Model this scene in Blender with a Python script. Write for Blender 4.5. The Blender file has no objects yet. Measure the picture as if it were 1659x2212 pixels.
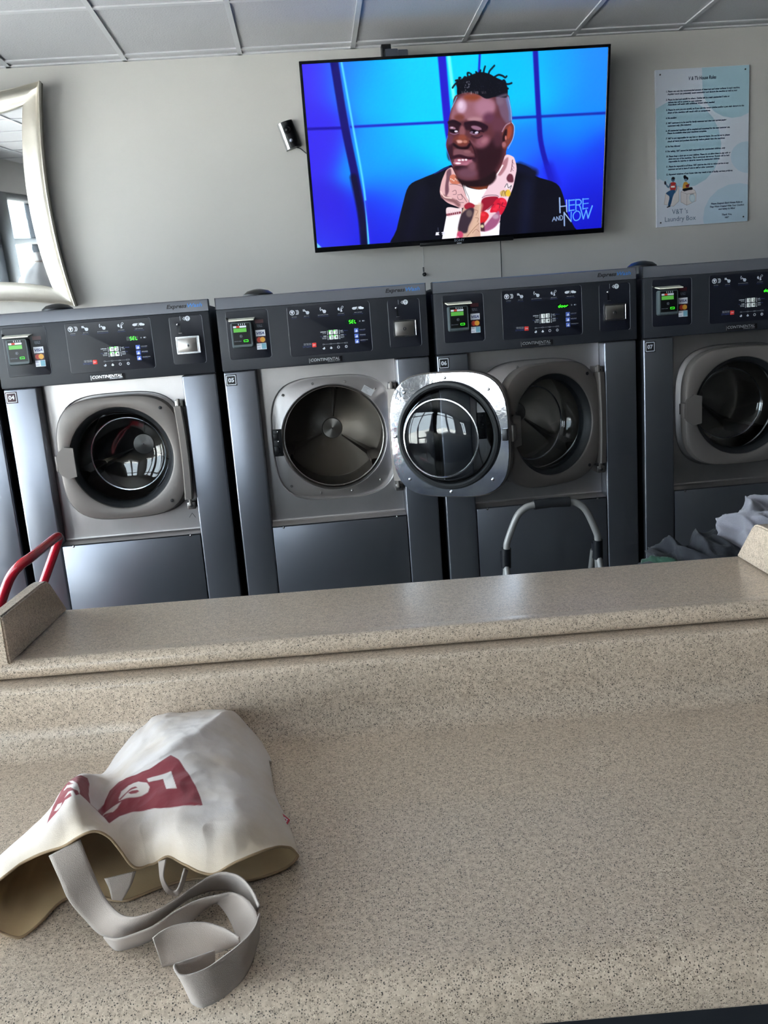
import bpy, bmesh, math, random
import numpy as np
from mathutils import Vector, Matrix, noise
random.seed(7); noise.seed_set(11)
SC = bpy.context.scene
COL = SC.collection
R = math.radians

# ------------------------------------------------------------------ camera, world, daylight, exposure
CAM = Vector((0.31981, -3.08125, 1.41712))
YAW, PITCH, ROLL, FPX = 0.065995, -0.208789, -0.076555, 1868.17
fw = Vector((math.sin(YAW) * math.cos(PITCH), math.cos(YAW) * math.cos(PITCH), math.sin(PITCH)))
rt = Vector((math.cos(YAW), -math.sin(YAW), 0)); up = rt.cross(fw)
rt, up = rt * math.cos(ROLL) + up * math.sin(ROLL), up * math.cos(ROLL) - rt * math.sin(ROLL)
cd = bpy.data.cameras.new('camera'); cam = bpy.data.objects.new('camera', cd); COL.objects.link(cam)
m3 = Matrix((rt, up, -fw)).transposed()
cam.matrix_world = Matrix.Translation(CAM) @ m3.to_4x4()
cd.sensor_fit = 'VERTICAL'; cd.sensor_height = 36.0; cd.lens = FPX / 2212 * 36.0
cd.clip_start = 0.02; cd.clip_end = 200
SC.camera = cam

ROOM = dict(x0=-2.45, x1=5.5, y0=-6.6, y1=1.62, zc=2.7944)
W = bpy.data.worlds.new('overcast_sky'); SC.world = W; W.use_nodes = True
bg = W.node_tree.nodes['Background']
bg.inputs[0].default_value = (0.80, 0.90, 1.0, 1); bg.inputs[1].default_value = 15.0
WIN_LEFT = (-4.9, 1.05, 0.35, 2.5)      # y0, y1, z0, z1 on the left wall
WIN_FRONT = (-2.35, -1.35, 0.12, 2.45)   # x0, x1, z0, z1 on the street wall
sun = bpy.data.lights.new('sun', 'SUN'); sun.energy = 132.0; sun.angle = R(.6); sun.color = (1.0, .965, .92)
so = bpy.data.objects.new('sun', sun); COL.objects.link(so)
so.rotation_euler = Vector((-.42, -.42, -.80)).to_track_quat('-Z', 'Y').to_euler()   # from behind the building: lights the street, not the room
def portal(name, loc, rot, sx, sy):
    l = bpy.data.lights.new(name, 'AREA'); l.shape = 'RECTANGLE'; l.size = sx; l.size_y = sy
    l.cycles.is_portal = True
    o = bpy.data.objects.new(name, l); COL.objects.link(o); o.location = loc; o.rotation_euler = rot
y0, y1, z0, z1 = WIN_LEFT
portal('daylight_portal_side', (ROOM['x0'] - .2, (y0 + y1) / 2, (z0 + z1) / 2), (0, R(-90), 0), z1 - z0, y1 - y0)
x0, x1, z0, z1 = WIN_FRONT
portal('daylight_portal_street', ((x0 + x1) / 2, ROOM['y0'] - .2, (z0 + z1) / 2), (R(90), 0, 0), x1 - x0, z1 - z0)
vs = SC.view_settings
vs.view_transform = 'Standard'; vs.look = 'None'; vs.gamma = 1.0; vs.use_curve_mapping = False
vs.exposure = 0.0
SC.cycles.use_denoising = True
SC.cycles.max_bounces = 8; SC.cycles.diffuse_bounces = 4; SC.cycles.glossy_bounces = 4
SC.cycles.use_adaptive_sampling = True; SC.cycles.adaptive_threshold = .02
SC.cycles.transparent_max_bounces = 16
SC.cycles.sample_clamp_indirect = 60.0
SC.cycles.caustics_reflective = False; SC.cycles.caustics_refractive = False

# ------------------------------------------------------------------ colour and materials
def s2l(c):
    c = c / 255.0
    return c / 12.92 if c <= 0.04045 else ((c + 0.055) / 1.055) ** 2.4
def rgb(r, g, b): return (s2l(r), s2l(g), s2l(b), 1.0)
MAT = {}
def mat(name, color, rough=0.5, metal=0.0, spec=0.5, bump=None, vary=None, coat=0.0, aniso=0.0, emit=0.0, sheen=0.0):
    """principled material; bump=(scale, strength, stretch), vary=(scale, second colour, lo, hi)"""
    m = bpy.data.materials.new(name); m.use_nodes = True
    nt = m.node_tree; N = nt.nodes; Lk = nt.links; p = N['Principled BSDF']
    p.inputs['Base Color'].default_value = color; p.inputs['Roughness'].default_value = rough
    p.inputs['Metallic'].default_value = metal; p.inputs['Specular IOR Level'].default_value = spec
    p.inputs['Coat Weight'].default_value = coat; p.inputs['Anisotropic'].default_value = aniso
    p.inputs['Sheen Weight'].default_value = sheen
    if emit:
        p.inputs['Emission Color'].default_value = color; p.inputs['Emission Strength'].default_value = emit
    if bump or vary:
        tc = N.new('ShaderNodeTexCoord')
    if vary:
        n = N.new('ShaderNodeTexNoise'); n.inputs['Scale'].default_value = vary[0]; n.inputs['Detail'].default_value = 4
        Lk.new(tc.outputs['Object'], n.inputs['Vector'])
        r = N.new('ShaderNodeValToRGB'); r.color_ramp.elements[0].position = vary[2]; r.color_ramp.elements[1].position = vary[3]
        r.color_ramp.elements[0].color = color; r.color_ramp.elements[1].color = vary[1]
        Lk.new(n.outputs['Fac'], r.inputs['Fac']); Lk.new(r.outputs['Color'], p.inputs['Base Color'])
    if bump:
        mp = N.new('ShaderNodeMapping'); mp.inputs['Scale'].default_value = bump[2] if len(bump) > 2 else (1, 1, 1)
        Lk.new(tc.outputs['Object'], mp.inputs['Vector'])
        n2 = N.new('ShaderNodeTexNoise'); n2.inputs['Scale'].default_value = bump[0]; n2.inputs['Detail'].default_value = 3
        Lk.new(mp.outputs['Vector'], n2.inputs['Vector'])
        b = N.new('ShaderNodeBump'); b.inputs['Strength'].default_value = bump[1]; b.inputs['Distance'].default_value = 0.002
        Lk.new(n2.outputs['Fac'], b.inputs['Height']); Lk.new(b.outputs['Normal'], p.inputs['Normal'])
    MAT[name] = m
    return m
def node(m, kind, **inp):
    n = m.node_tree.nodes.new(kind)
    for k, v in inp.items(): n.inputs[k].default_value = v
    return n

mat('wall_paint', rgb(193, 190, 187), .85, bump=(180, .12), vary=(1.3, rgb(188, 185, 182), .35, .7))
mat('ceiling_tile', rgb(190, 189, 193), .95, bump=(120, .5), vary=(160, rgb(172, 171, 176), .55, .72))
mat('tee_white', rgb(196, 196, 200), .5)
mat('floor_vinyl', rgb(116, 113, 109), .45, vary=(6, rgb(102, 99, 96), .4, .65))
mat('frame_dark', rgb(38, 41, 46), .4, metal=.4)
mat('pavement', rgb(178, 177, 174), .9, vary=(2, rgb(160, 160, 158), .4, .7))
mat('wall_dark', rgb(44, 44, 48), .8)  # for unseen walls, darkened to cut bounce and reflections on the right
mat('cabinet_grey', rgb(130, 132, 141), .31, metal=.85, spec=.5, bump=(900, .05))
mat('cabinet_dark', rgb(34, 36, 41), .45, spec=.4)
mat('band_grey', rgb(104, 106, 114), .38, metal=.3)
mat('fascia', rgb(36, 38, 45), .5, spec=.4, bump=(1500, .1))
mat('inset', rgb(20, 22, 33), .4, spec=.5)
mat('steel', rgb(196, 191, 191), .4, metal=1.0, bump=(60, .12, (14, 1, .6)), vary=(3, rgb(172, 168, 166), .35, .7))
mat('steel_dark', rgb(165, 160, 157), .3, metal=1.0)
mat('chrome', rgb(225, 228, 235), .07, metal=1.0, bump=(35, .16), vary=(14, rgb(190, 195, 215), .4, .7))
mat('chrome_small', rgb(215, 215, 218), .16, metal=1.0)
mat('door_grey', rgb(112, 105, 101), .4, metal=.25, spec=.4, bump=(1200, .06))
mat('rubber', rgb(22, 23, 26), .5, spec=.4)
mat('black_plastic', rgb(16, 17, 21), .38)
mat('black_gloss', rgb(10, 10, 13), .3, spec=.35)
mat('print_white', rgb(214, 218, 226), .5)
mat('print_grey', rgb(150, 156, 172), .5)
mat('print_blue_text', rgb(70, 84, 150), .5)
mat('print_black', rgb(14, 14, 18), .5)
mat('wash_blue', rgb(62, 126, 200), .45)
mat('key_white', rgb(226, 228, 226), .4)
mat('key_blue', rgb(78, 104, 190), .35)
mat('key_red', rgb(215, 52, 46), .4)
mat('led_green', rgb(60, 255, 40), .4, emit=1.6)
mat('led_off', rgb(14, 58, 52), .3)
mat('lcd_green', rgb(86, 160, 66), .25, emit=.35)
mat('reader_grey', rgb(74, 84, 88), .38, spec=.4)
mat('hood_cream', rgb(226, 222, 208), .5)
mat('badge_silver', rgb(205, 207, 212), .3, metal=.7)
mat('visa_white', rgb(222, 226, 236), .4)
mat('visa_blue', rgb(30, 50, 120), .4)
mat('maroon', rgb(66, 22, 30), .4)
mat('card_red', rgb(200, 60, 40), .4)
mat('card_yellow', rgb(228, 165, 60), .4)
mat('card_teal', rgb(120, 170, 190), .4)
mat('plate_black', rgb(24, 22, 26), .4)
mat('plate_maroon', rgb(62, 34, 42), .5)
mat('sticker_paper', rgb(176, 176, 178), .55)
mat('tv_black', rgb(9, 9, 12), .22)
mat('mount_grey', rgb(104, 108, 122), .4, metal=.5)
mat('mirror_silver', (.92, .93, .93, 1), .015, metal=1.0)
mat('champagne', rgb(198, 192, 182), .34, metal=.72, vary=(7, rgb(180, 173, 162), .4, .72), bump=(60, .12))
mat('frame_side', rgb(120, 112, 100), .5, metal=.4)
mat('red_paint', rgb(182, 24, 44), .22, coat=.4)
mat('tube_grey', rgb(150, 148, 146), .45, metal=.25, bump=(700, .15))
mat('foam_black', rgb(20, 21, 25), .8, bump=(900, .3))
mat('grip_plastic', rgb(20, 22, 28), .35)
mat('tread_rubber', rgb(40, 40, 42), .8)
mat('white_cloth', rgb(225, 225, 228), .9, bump=(40, .3))
mat('cloth_charcoal', rgb(34, 35, 42), .95, sheen=.08, bump=(700, .4))
mat('cloth_grey', rgb(132, 130, 139), .95, sheen=.2, bump=(700, .4), vary=(500, rgb(124, 122, 131), .4, .6))
mat('cloth_green', rgb(12, 56, 40), .9, sheen=.2, bump=(700, .4))
mat('webbing', rgb(166, 153, 144), .85, sheen=.2)
mat('hem_tan', rgb(150, 126, 98), .9, bump=(700, .3))
mat('tag_red', rgb(172, 18, 44), .55)
mat('sign_blue', rgb(86, 112, 140), .6)
mat('sign_ink', rgb(44, 58, 92), .6)

def tan_cloth():
    m = mat('bag_lining', rgb(196, 170, 130), .92, bump=(1800, .2), vary=(9, rgb(170, 146, 112), .35, .7))
tan_cloth()

# webbing gets a woven relief
def weave(m, scale, strength):
    tc = node(m, 'ShaderNodeTexCoord'); L = m.node_tree.links
    ch = node(m, 'ShaderNodeTexVoronoi', Scale=scale)
    L.new(tc.outputs['UV'], ch.inputs['Vector'])
    b = node(m, 'ShaderNodeBump', Strength=strength, Distance=.0012)
    L.new(ch.outputs['Distance'], b.inputs['Height'])
    L.new(b.outputs['Normal'], m.node_tree.nodes['Principled BSDF'].inputs['Normal'])
weave(MAT['webbing'], 1.7, .28)

def laminate():
    m = mat('speckled_laminate', rgb(168, 156, 138), .3, spec=.5)
    L = m.node_tree.links; p = m.node_tree.nodes['Principled BSDF']
    tc = node(m, 'ShaderNodeTexCoord')
    n = node(m, 'ShaderNodeTexNoise', Scale=190.0, Detail=3.0); L.new(tc.outputs['Object'], n.inputs['Vector'])
    r = node(m, 'ShaderNodeValToRGB'); cr = r.color_ramp
    cr.elements[0].position = .36; cr.elements[0].color = rgb(174, 156, 138)
    cr.elements[1].position = .64; cr.elements[1].color = rgb(200, 182, 163)
    L.new(n.outputs['Fac'], r.inputs['Fac'])
    last = r.outputs['Color']
    for scale, keep, rad, col in ((520, .68, .40, rgb(214, 202, 182)), (450, .62, .40, rgb(122, 108, 94)), (400, .70, .38, rgb(56, 51, 47)), (640, .68, .42, rgb(84, 74, 66))):
        d = node(m, 'ShaderNodeTexNoise', Scale=scale * 1.3, Detail=1.0); L.new(tc.outputs['Object'], d.inputs['Vector'])
        mx = node(m, 'ShaderNodeVectorMath'); mx.operation = 'MULTIPLY_ADD'; mx.inputs[1].default_value = (.0018, .0018, .0018)
        L.new(d.outputs['Color'], mx.inputs[0]); L.new(tc.outputs['Object'], mx.inputs[2])
        v = node(m, 'ShaderNodeTexVoronoi', Scale=float(scale)); L.new(mx.outputs[0], v.inputs['Vector'])
        sp = node(m, 'ShaderNodeSeparateColor'); L.new(v.outputs['Color'], sp.inputs[0])
        a = node(m, 'ShaderNodeMath'); a.operation = 'GREATER_THAN'; a.inputs[1].default_value = keep; L.new(sp.outputs[0], a.inputs[0])
        b = node(m, 'ShaderNodeMapRange'); b.inputs['From Min'].default_value = rad; b.inputs['From Max'].default_value = rad * .6
        L.new(v.outputs['Distance'], b.inputs['Value'])
        c = node(m, 'ShaderNodeMath'); c.operation = 'MULTIPLY'; L.new(a.outputs[0], c.inputs[0]); L.new(b.outputs[0], c.inputs[1])
        mi = m.node_tree.nodes.new('ShaderNodeMix'); mi.data_type = 'RGBA'
        L.new(c.outputs[0], mi.inputs[0]); L.new(last, mi.inputs[6]); mi.inputs[7].default_value = col
        last = mi.outputs[2]
    L.new(last, p.inputs['Base Color'])
laminate()

def thin_glass(name, tint, rough=.02, boost=1.0):
    m = bpy.data.materials.new(name); m.use_nodes = True; nt = m.node_tree; nt.nodes.remove(nt.nodes['Principled BSDF'])
    out = nt.nodes['Material Output']
    t = node(m, 'ShaderNodeBsdfTransparent'); t.inputs[0].default_value = tint
    g = node(m, 'ShaderNodeBsdfGlossy'); g.inputs['Roughness'].default_value = rough
    f = node(m, 'ShaderNodeLayerWeight'); f.inputs['Blend'].default_value = .5
    pw = node(m, 'ShaderNodeMath'); pw.operation = 'POWER'; pw.inputs[1].default_value = 5.0
    mu = node(m, 'ShaderNodeMath'); mu.operation = 'MULTIPLY_ADD'; mu.inputs[1].default_value = .95; mu.inputs[2].default_value = .042 * boost; mu.use_clamp = True
    mx = node(m, 'ShaderNodeMixShader')
    nt.links.new(f.outputs['Facing'], pw.inputs[0]); nt.links.new(pw.outputs[0], mu.inputs[0]); nt.links.new(mu.outputs[0], mx.inputs[0])
    nt.links.new(t.outputs[0], mx.inputs[1]); nt.links.new(g.outputs[0], mx.inputs[2]); nt.links.new(mx.outputs[0], out.inputs[0])
    MAT[name] = m
thin_glass('window_glass', (.93, .96, .96, 1))
thin_glass('door_glass', (.66, .68, .70, 1), .03, 1.3)

def radial_steel():
    m = mat('drum_steel', rgb(150, 144, 138), .34, metal=1.0, aniso=.85)
    t = node(m, 'ShaderNodeTangent'); t.direction_type = 'RADIAL'; t.axis = 'Y'
    m.node_tree.links.new(t.outputs[0], m.node_tree.nodes['Principled BSDF'].inputs['Tangent'])
radial_steel()

def picture_mat(name, attr, emit):
    m = bpy.data.materials.new(name); m.use_nodes = True; p = m.node_tree.nodes['Principled BSDF']
    a = node(m, 'ShaderNodeAttribute'); a.attribute_name = attr
    if emit:
        p.inputs['Base Color'].default_value = (.01, .01, .012, 1); p.inputs['Roughness'].default_value = .18
        p.inputs['Specular IOR Level'].default_value = .25
        m.node_tree.links.new(a.outputs['Color'], p.inputs['Emission Color']); p.inputs['Emission Strength'].default_value = emit
    else:
        m.node_tree.links.new(a.outputs['Color'], p.inputs['Base Color']); p.inputs['Roughness'].default_value = .55
    MAT[name] = m
picture_mat('tv_picture', 'picture', 1.12)
picture_mat('sign_print', 'picture', 0)

# ------------------------------------------------------------------ mesh helpers
class MB:
    def __init__(s): s.v = []; s.f = []; s.uv = None
    def add(s, vs, fs, M=None):
        o = len(s.v)
        if M is not None: vs = [M @ Vector(p) for p in vs]
        s.v += [tuple(p) for p in vs]; s.f += [tuple(i + o for i in f) for f in fs]
        return s
    def box(s, x0, x1, y0, y1, z0, z1, bev=0.0, seg=2, M=None):
        if not bev:
            vs = [(x, y, z) for z in (z0, z1) for y in (y0, y1) for x in (x0, x1)]
            return s.add(vs, [(0, 2, 3, 1), (4, 5, 7, 6), (0, 1, 5, 4), (2, 6, 7, 3), (0, 4, 6, 2), (1, 3, 7, 5)], M)
        b = bmesh.new(); bmesh.ops.create_cube(b, size=1.0)
        for q in b.verts:
            q.co = ((x0 + x1) / 2 + q.co.x * (x1 - x0), (y0 + y1) / 2 + q.co.y * (y1 - y0), (z0 + z1) / 2 + q.co.z * (z1 - z0))
        bmesh.ops.bevel(b, geom=b.edges[:], offset=bev, segments=seg, profile=.5, affect='EDGES')
        b.verts.index_update()
        s.add([tuple(q.co) for q in b.verts], [tuple(q.index for q in f.verts) for f in b.faces], M); b.free()
        return s
    def loft(s, rings, closed=True, cap=False, M=None):
        n = len(rings[0]); vs = [p for r in rings for p in r]; fs = []
        for i in range(len(rings) - 1):
            for j in range(n if closed else n - 1):
                k = (j + 1) % n
                fs.append((i * n + j, i * n + k, (i + 1) * n + k, (i + 1) * n + j))
        if cap: fs += [tuple(range(n))[::-1], tuple(range((len(rings) - 1) * n, len(rings) * n))]
        return s.add(vs, fs, M)
    def tube(s, path, r, seg=10, cap=True, M=None):
        P = [Vector(p) for p in path]; rings = []; prev = None
        rr = r if isinstance(r, (list, tuple)) else [r] * len(P)
        for i, p in enumerate(P):
            t = (P[min(i + 1, len(P) - 1)] - P[max(i - 1, 0)]).normalized()
            if prev is None:
                a = Vector((0, 0, 1)) if abs(t.z) < .9 else Vector((1, 0, 0)); u = t.cross(a).normalized()
            else:
                u = (prev - t * prev.dot(t)).normalized()
            prev = u; w = t.cross(u)
            rings.append([tuple(p + (u * math.cos(2 * math.pi * k / seg) + w * math.sin(2 * math.pi * k / seg)) * rr[i]) for k in range(seg)])
        return s.loft(rings, True, cap, M)
    def lathe(s, prof, cx=0, cz=0, seg=48, M=None, cap=False):
        """profile of (radius, y) turned about an axis along y"""
        rings = [[(cx + r * math.cos(2 * math.pi * k / seg), y, cz + r * math.sin(2 * math.pi * k / seg)) for k in range(seg)] for r, y in prof]
        return s.loft(rings, True, cap, M)
    def prism(s, outline, y0, y1, M=None):
        return s.loft([[(x, y0, z) for x, z in outline], [(x, y1, z) for x, z in outline]], True, True, M)
    def rect(s, x0, x1, z0, z1, y=0, M=None): return s.add([(x0, y, z0), (x1, y, z0), (x1, y, z1), (x0, y, z1)], [(0, 1, 2, 3)], M)
    def poly(s, pts, y=0, M=None): return s.add([(x, y, z) for x, z in pts], [tuple(range(len(pts)))], M)
    def disc(s, cx, cz, r, y=0, seg=20, rz=None, M=None):
        return s.poly([(cx + r * math.cos(2 * math.pi * k / seg), cz + (rz or r) * math.sin(2 * math.pi * k / seg)) for k in range(seg)], y, M)
    def ringflat(s, cx, cz, r0, r1, y=0, a0=0, a1=360, seg=24, M=None):
        A = [R(a0 + (a1 - a0) * k / seg) for k in range(seg + 1)]
        return s.loft([[(cx + r * math.cos(a), y, cz + r * math.sin(a)) for a in A] for r in (r0, r1)], False, False, M)
    def line(s, pts, w, y=0, M=None):
        """flat stroke in the xz plane"""
        for (ax, az), (bx, bz) in zip(pts, pts[1:]):
            d = Vector((bx - ax, bz - az)); d.normalize(); n = Vector((-d.y, d.x)) * w / 2
            s.add([(ax - n.x, y, az - n.y), (bx - n.x, y, bz - n.y), (bx + n.x, y, bz + n.y), (ax + n.x, y, az + n.y)], [(0, 1, 2, 3)], M)
        return s
    def sphere(s, c, r, seg=14, rings=8, sc=(1, 1, 1)):
        prof = []
        rg = [[(c[0] + r * sc[0] * math.sin(math.pi * i / rings) * math.cos(2 * math.pi * k / seg), c[1] + r * sc[1] * math.sin(math.pi * i / rings) * math.sin(2 * math.pi * k / seg), c[2] + r * sc[2] * math.cos(math.pi * i / rings)) for k in range(seg)] for i in [.02] + list(range(1, rings)) + [rings - .02]]
        return s.loft(rg, True, True)
    def text(s, body, x, z, h=None, w=None, y=0, align='L', shear=0, bold=0, M=None):
        """lettering with cap height h (or fitted to width w) set at x, z in the xz plane"""
        vs, fs, bw, bh = glyphs(body, shear, bold)
        if h is None: k = w / bw; kz = k
        else:
            kz = h / .69; k = kz if w is None else w / bw
        ox = x - (bw * k / 2 if align == 'C' else bw * k if align == 'R' else 0)
        return s.add([(ox + a * k, y, z + b * kz) for a, b in vs], fs, M)
    def mesh(s, name, smooth=35, recalc=True):
        me = bpy.data.meshes.new(name); me.from_pydata(s.v, [], s.f)
        if recalc:
            b = bmesh.new(); b.from_mesh(me); bmesh.ops.recalc_face_normals(b, faces=b.faces); b.to_mesh(me); b.free()
        if smooth:
            me.shade_smooth(); me.set_sharp_from_angle(angle=R(smooth))
        return me
    def build(s, name, m, parent=None, loc=(0, 0, 0), rot=(0, 0, 0), smooth=35, recalc=True):
        return put(name, s.mesh(name, smooth, recalc), m, parent, loc, rot)
GL = {}
def glyphs(body, shear=0, bold=0):
    key = (body, shear, bold)
    if key not in GL:
        cu = bpy.data.curves.new('lettering', 'FONT'); cu.body = body; cu.size = 1.0; cu.shear = shear; cu.offset = bold; cu.resolution_u = 2
        o = bpy.data.objects.new('lettering', cu); COL.objects.link(o)
        dg = bpy.context.evaluated_depsgraph_get(); me = bpy.data.meshes.new_from_object(o.evaluated_get(dg))
        vs = [(q.co.x, q.co.y) for q in me.vertices]; fs = [tuple(p.vertices) for p in me.polygons]
        bpy.data.objects.remove(o); bpy.data.curves.remove(cu); bpy.data.meshes.remove(me)
        mx = min(a for a, b in vs); vs = [(a - mx, b) for a, b in vs]
        GL[key] = (vs, fs, max(a for a, b in vs), max(b for a, b in vs))
    return GL[key]
def put(name, me, m, parent=None, loc=(0, 0, 0), rot=(0, 0, 0)):
    o = bpy.data.objects.new(name, me); COL.objects.link(o)
    if m is not None and not me.materials: me.materials.append(MAT[m] if isinstance(m, str) else m)
    o.parent = parent; o.location = loc; o.rotation_euler = rot
    return o
def tag(o, label=None, cat=None, group=None, kind=None):
    for k, v in (('label', label), ('category', cat), ('group', group), ('kind', kind)):
        if v: o[k] = v
    return o
def thing(name, label, cat, loc=(0, 0, 0), rot=(0, 0, 0), group=None):
    o = bpy.data.objects.new(name, None); COL.objects.link(o); o.location = loc; o.rotation_euler = rot; o.empty_display_size = .1
    return tag(o, label, cat, group)
def spline(pts, n):
    """catmull-rom through points, n samples per span"""
    P = [np.array(p, float) for p in pts]; P = [2 * P[0] - P[1]] + P + [2 * P[-1] - P[-2]]; out = []
    for i in range(1, len(P) - 2):
        a, b, c, d = P[i - 1], P[i], P[i + 1], P[i + 2]
        for k in range(n):
            t = k / n
            out.append(.5 * (2 * b + (c - a) * t + (2 * a - 5 * b + 4 * c - d) * t * t + (3 * b - a - 3 * c + d) * t ** 3))
    out.append(P[-2]); return [tuple(o) for o in out]
def grid_mesh(name, P, uv=None, smooth=True, attr=None):
    """quad grid from an (n, m, 3) array"""
    n, m = P.shape[:2]; me = bpy.data.meshes.new(name)
    idx = np.arange(n * m).reshape(n, m)
    q = np.stack([idx[:-1, :-1], idx[:-1, 1:], idx[1:, 1:], idx[1:, :-1]], -1).reshape(-1, 4)
    me.vertices.add(n * m); me.vertices.foreach_set('co', P.astype(np.float32).ravel())
    me.loops.add(q.size); me.loops.foreach_set('vertex_index', q.astype(np.int32).ravel())
    me.polygons.add(len(q)); me.polygons.foreach_set('loop_start', np.arange(0, q.size, 4, dtype=np.int32))
    me.update(calc_edges=True); me.validate()
    if uv is not None:
        l = me.uv_layers.new(name='UVMap'); l.data.foreach_set('uv', uv.reshape(-1, 2)[q.ravel()].astype(np.float32).ravel())
    if attr is not None:
        a = me.color_attributes.new('picture', 'FLOAT_COLOR', 'POINT')
        c = np.ones((n * m, 4), np.float32); c[:, :attr.shape[-1]] = attr.reshape(n * m, -1); a.data.foreach_set('color', c.ravel())
    if smooth: me.shade_smooth()
    return me

# ------------------------------------------------------------------ the room
X0, X1, Y0, Y1, ZC = ROOM['x0'], ROOM['x1'], ROOM['y0'], ROOM['y1'], ROOM['zc']
TOPZ = ZC + .12
def struct(name, mb, m, parent=None, **k):
    o = mb.build(name, m, parent, **k)
    if parent is None: o['kind'] = 'structure'
    return o
struct('floor', MB().box(X0 - .2, X1 + .2, Y0 - .2, Y1 + .2, -.1, 0), 'floor_vinyl', smooth=0)
struct('wall_back', MB().box(X0 - .2, X1 + .2, Y1, Y1 + .15, 0, TOPZ), 'wall_paint', smooth=0)
struct('wall_right', MB().box(X1, X1 + .15, Y0, Y1, 0, TOPZ), 'wall_dark', smooth=0)
a0, a1, c0, c1 = WIN_LEFT
struct('wall_left', MB().box(X0 - .15, X0, Y0, a0, 0, TOPZ).box(X0 - .15, X0, a1, Y1, 0, TOPZ).box(X0 - .15, X0, a0, a1, 0, c0).box(X0 - .15, X0, a0, a1, c1, TOPZ), 'wall_paint', smooth=0)
b0, b1, d0, d1 = WIN_FRONT
struct('wall_front', MB().box(X0 - .15, b0, Y0 - .15, Y0, 0, TOPZ).box(b1, -1.2, Y0 - .15, Y0, 0, TOPZ).box(b0, b1, Y0 - .15, Y0, 0, d0).box(b0, b1, Y0 - .15, Y0, d1, TOPZ), 'wall_paint', smooth=0)
struct('wall_front_dark', MB().box(-1.2, X1 + .15, Y0 - .15, Y0, 0, TOPZ), 'wall_dark', smooth=0)  # unseen rest of the front wall, made dark so the right washers reflect less
struct('ground_outside', MB().box(-60, 60, -60, 60, -.3, -.12), 'pavement', smooth=0)
# storefront glazing
def window(name, spans, along, fixed, z0, z1, mull):
    w = MB(); lo, hi = spans[0], spans[-1]
    def bar(a, b, za, zb, t=.05):
        if along == 'y': w.box(fixed - t, fixed + t, a, b, za, zb, .004)
        else: w.box(a, b, fixed - t, fixed + t, za, zb, .004)
    bar(lo, hi, z0, z0 + .07); bar(lo, hi, z1 - .07, z1); bar(lo, hi, z1 - .48, z1 - .42)
    for i, q in enumerate(spans):
        hw = .05 if 0 < i < len(spans) - 1 else .035
        hw = mull.get(i, hw); bar(q - hw, q + hw, z0, z1, .06)
    o = struct(name, w, 'frame_dark')
    for p, q in zip(spans, spans[1:]):
        g = MB()
        if along == 'y': g.box(fixed - .004, fixed + .004, p + .03, q - .03, z0 + .05, z1 - .05)
        else: g.box(p + .03, q - .03, fixed - .004, fixed + .004, z0 + .05, z1 - .05)
        g.build('pane', 'window_glass', o, smooth=0)
    return o
window('window_1', [a0, -3.75, -2.6, -1.4, -.2, a1], 'y', X0 - .07, c0, c1, {2: .2})
window('window_2', [b0, -1.85, b1], 'x', Y0 - .07, d0, d1, {})
# ceiling: slab, lay-in tiles, tees and wall angle
ceil = struct('ceiling', MB().box(X0 - .2, X1 + .2, Y0 - .2, Y1 + .15, ZC + .06, TOPZ + .02), 'tee_white', smooth=0)
TX, TS, TY, TD = -0.469, 0.5602, 1.5315, 0.6164
i0 = math.floor((X0 - TX) / TS); i1 = math.ceil((X1 - TX) / TS)
j1 = math.ceil((TY - Y0) / TD)
tile_cache = {}
for i in range(i0, i1):
    for j in range(-1, j1):
        xa, xb = max(TX + i * TS, X0), min(TX + (i + 1) * TS, X1)
        ya, yb = max(TY - (j + 1) * TD, Y0), min(TY - j * TD, Y1)
        if xb - xa < .02 or yb - ya < .02: continue
        key = (round(xb - xa, 4), round(yb - ya, 4))
        if key not in tile_cache:
            w, d = (xb - xa) / 2 - .004, (yb - ya) / 2 - .004
            tile_cache[key] = MB().box(-w, w, -d, d, 0, .015, .002, 1).mesh('ceiling_tile', 0)
        put('ceiling_tile', tile_cache[key], 'ceiling_tile', ceil, ((xa + xb) / 2, (ya + yb) / 2, ZC + .003))
for i in range(i0, i1 + 1):
    x = TX + i * TS
    if X0 < x < X1: MB().box(x - .0115, x + .0115, Y0, Y1, ZC - .004, ZC + .004).build('ceiling_tee', 'tee_white', ceil, smooth=0)
for j in range(0, j1 + 1):
    y = TY - j * TD
    if Y0 < y < Y1: MB().box(X0, X1, y - .0115, y + .0115, ZC - .0035, ZC + .0045).build('ceiling_tee', 'tee_white', ceil, smooth=0)
MB().box(X0, X1, Y1 - .02, Y1 - .001, ZC - .004, ZC + .004).build('wall_angle', 'tee_white', ceil, smooth=0)

# ------------------------------------------------------------------ folding counter (front table and raised rear table)
TROT = R(-3.1)
def sweep(prof, x0, x1, mb=None):
    """profile of (y, z), closed, swept along x"""
    mb = mb or MB()
    return mb.loft([[(x, y, z) for y, z in prof] for x in (x0, x1)], True, True)
def arc(cy, cz, r, a0, a1, n=8): return [(cy + r * math.cos(R(a0 + (a1 - a0) * k / n)), cz + r * math.sin(R(a0 + (a1 - a0) * k / n))) for k in range(n + 1)]
TAB = .82
t1 = thing('folding_table', 'speckled tan laminate folding table in the foreground with a coved backsplash', 'table', (.4, -1.845, 0), (0, 0, TROT))
prof = arc(.008, .9175, .010, 90, 180, 5) + arc(-.038, .86, .036, 0, -90, 8)[0:0]
prof += [(-.002, .862)] + arc(-.044, TAB + .042, .042, 0, -90, 8) + [(-.20, TAB), (-.40, TAB), (-.455, TAB), (-.49, TAB + .0015), (-.515, TAB + .003)]
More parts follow.
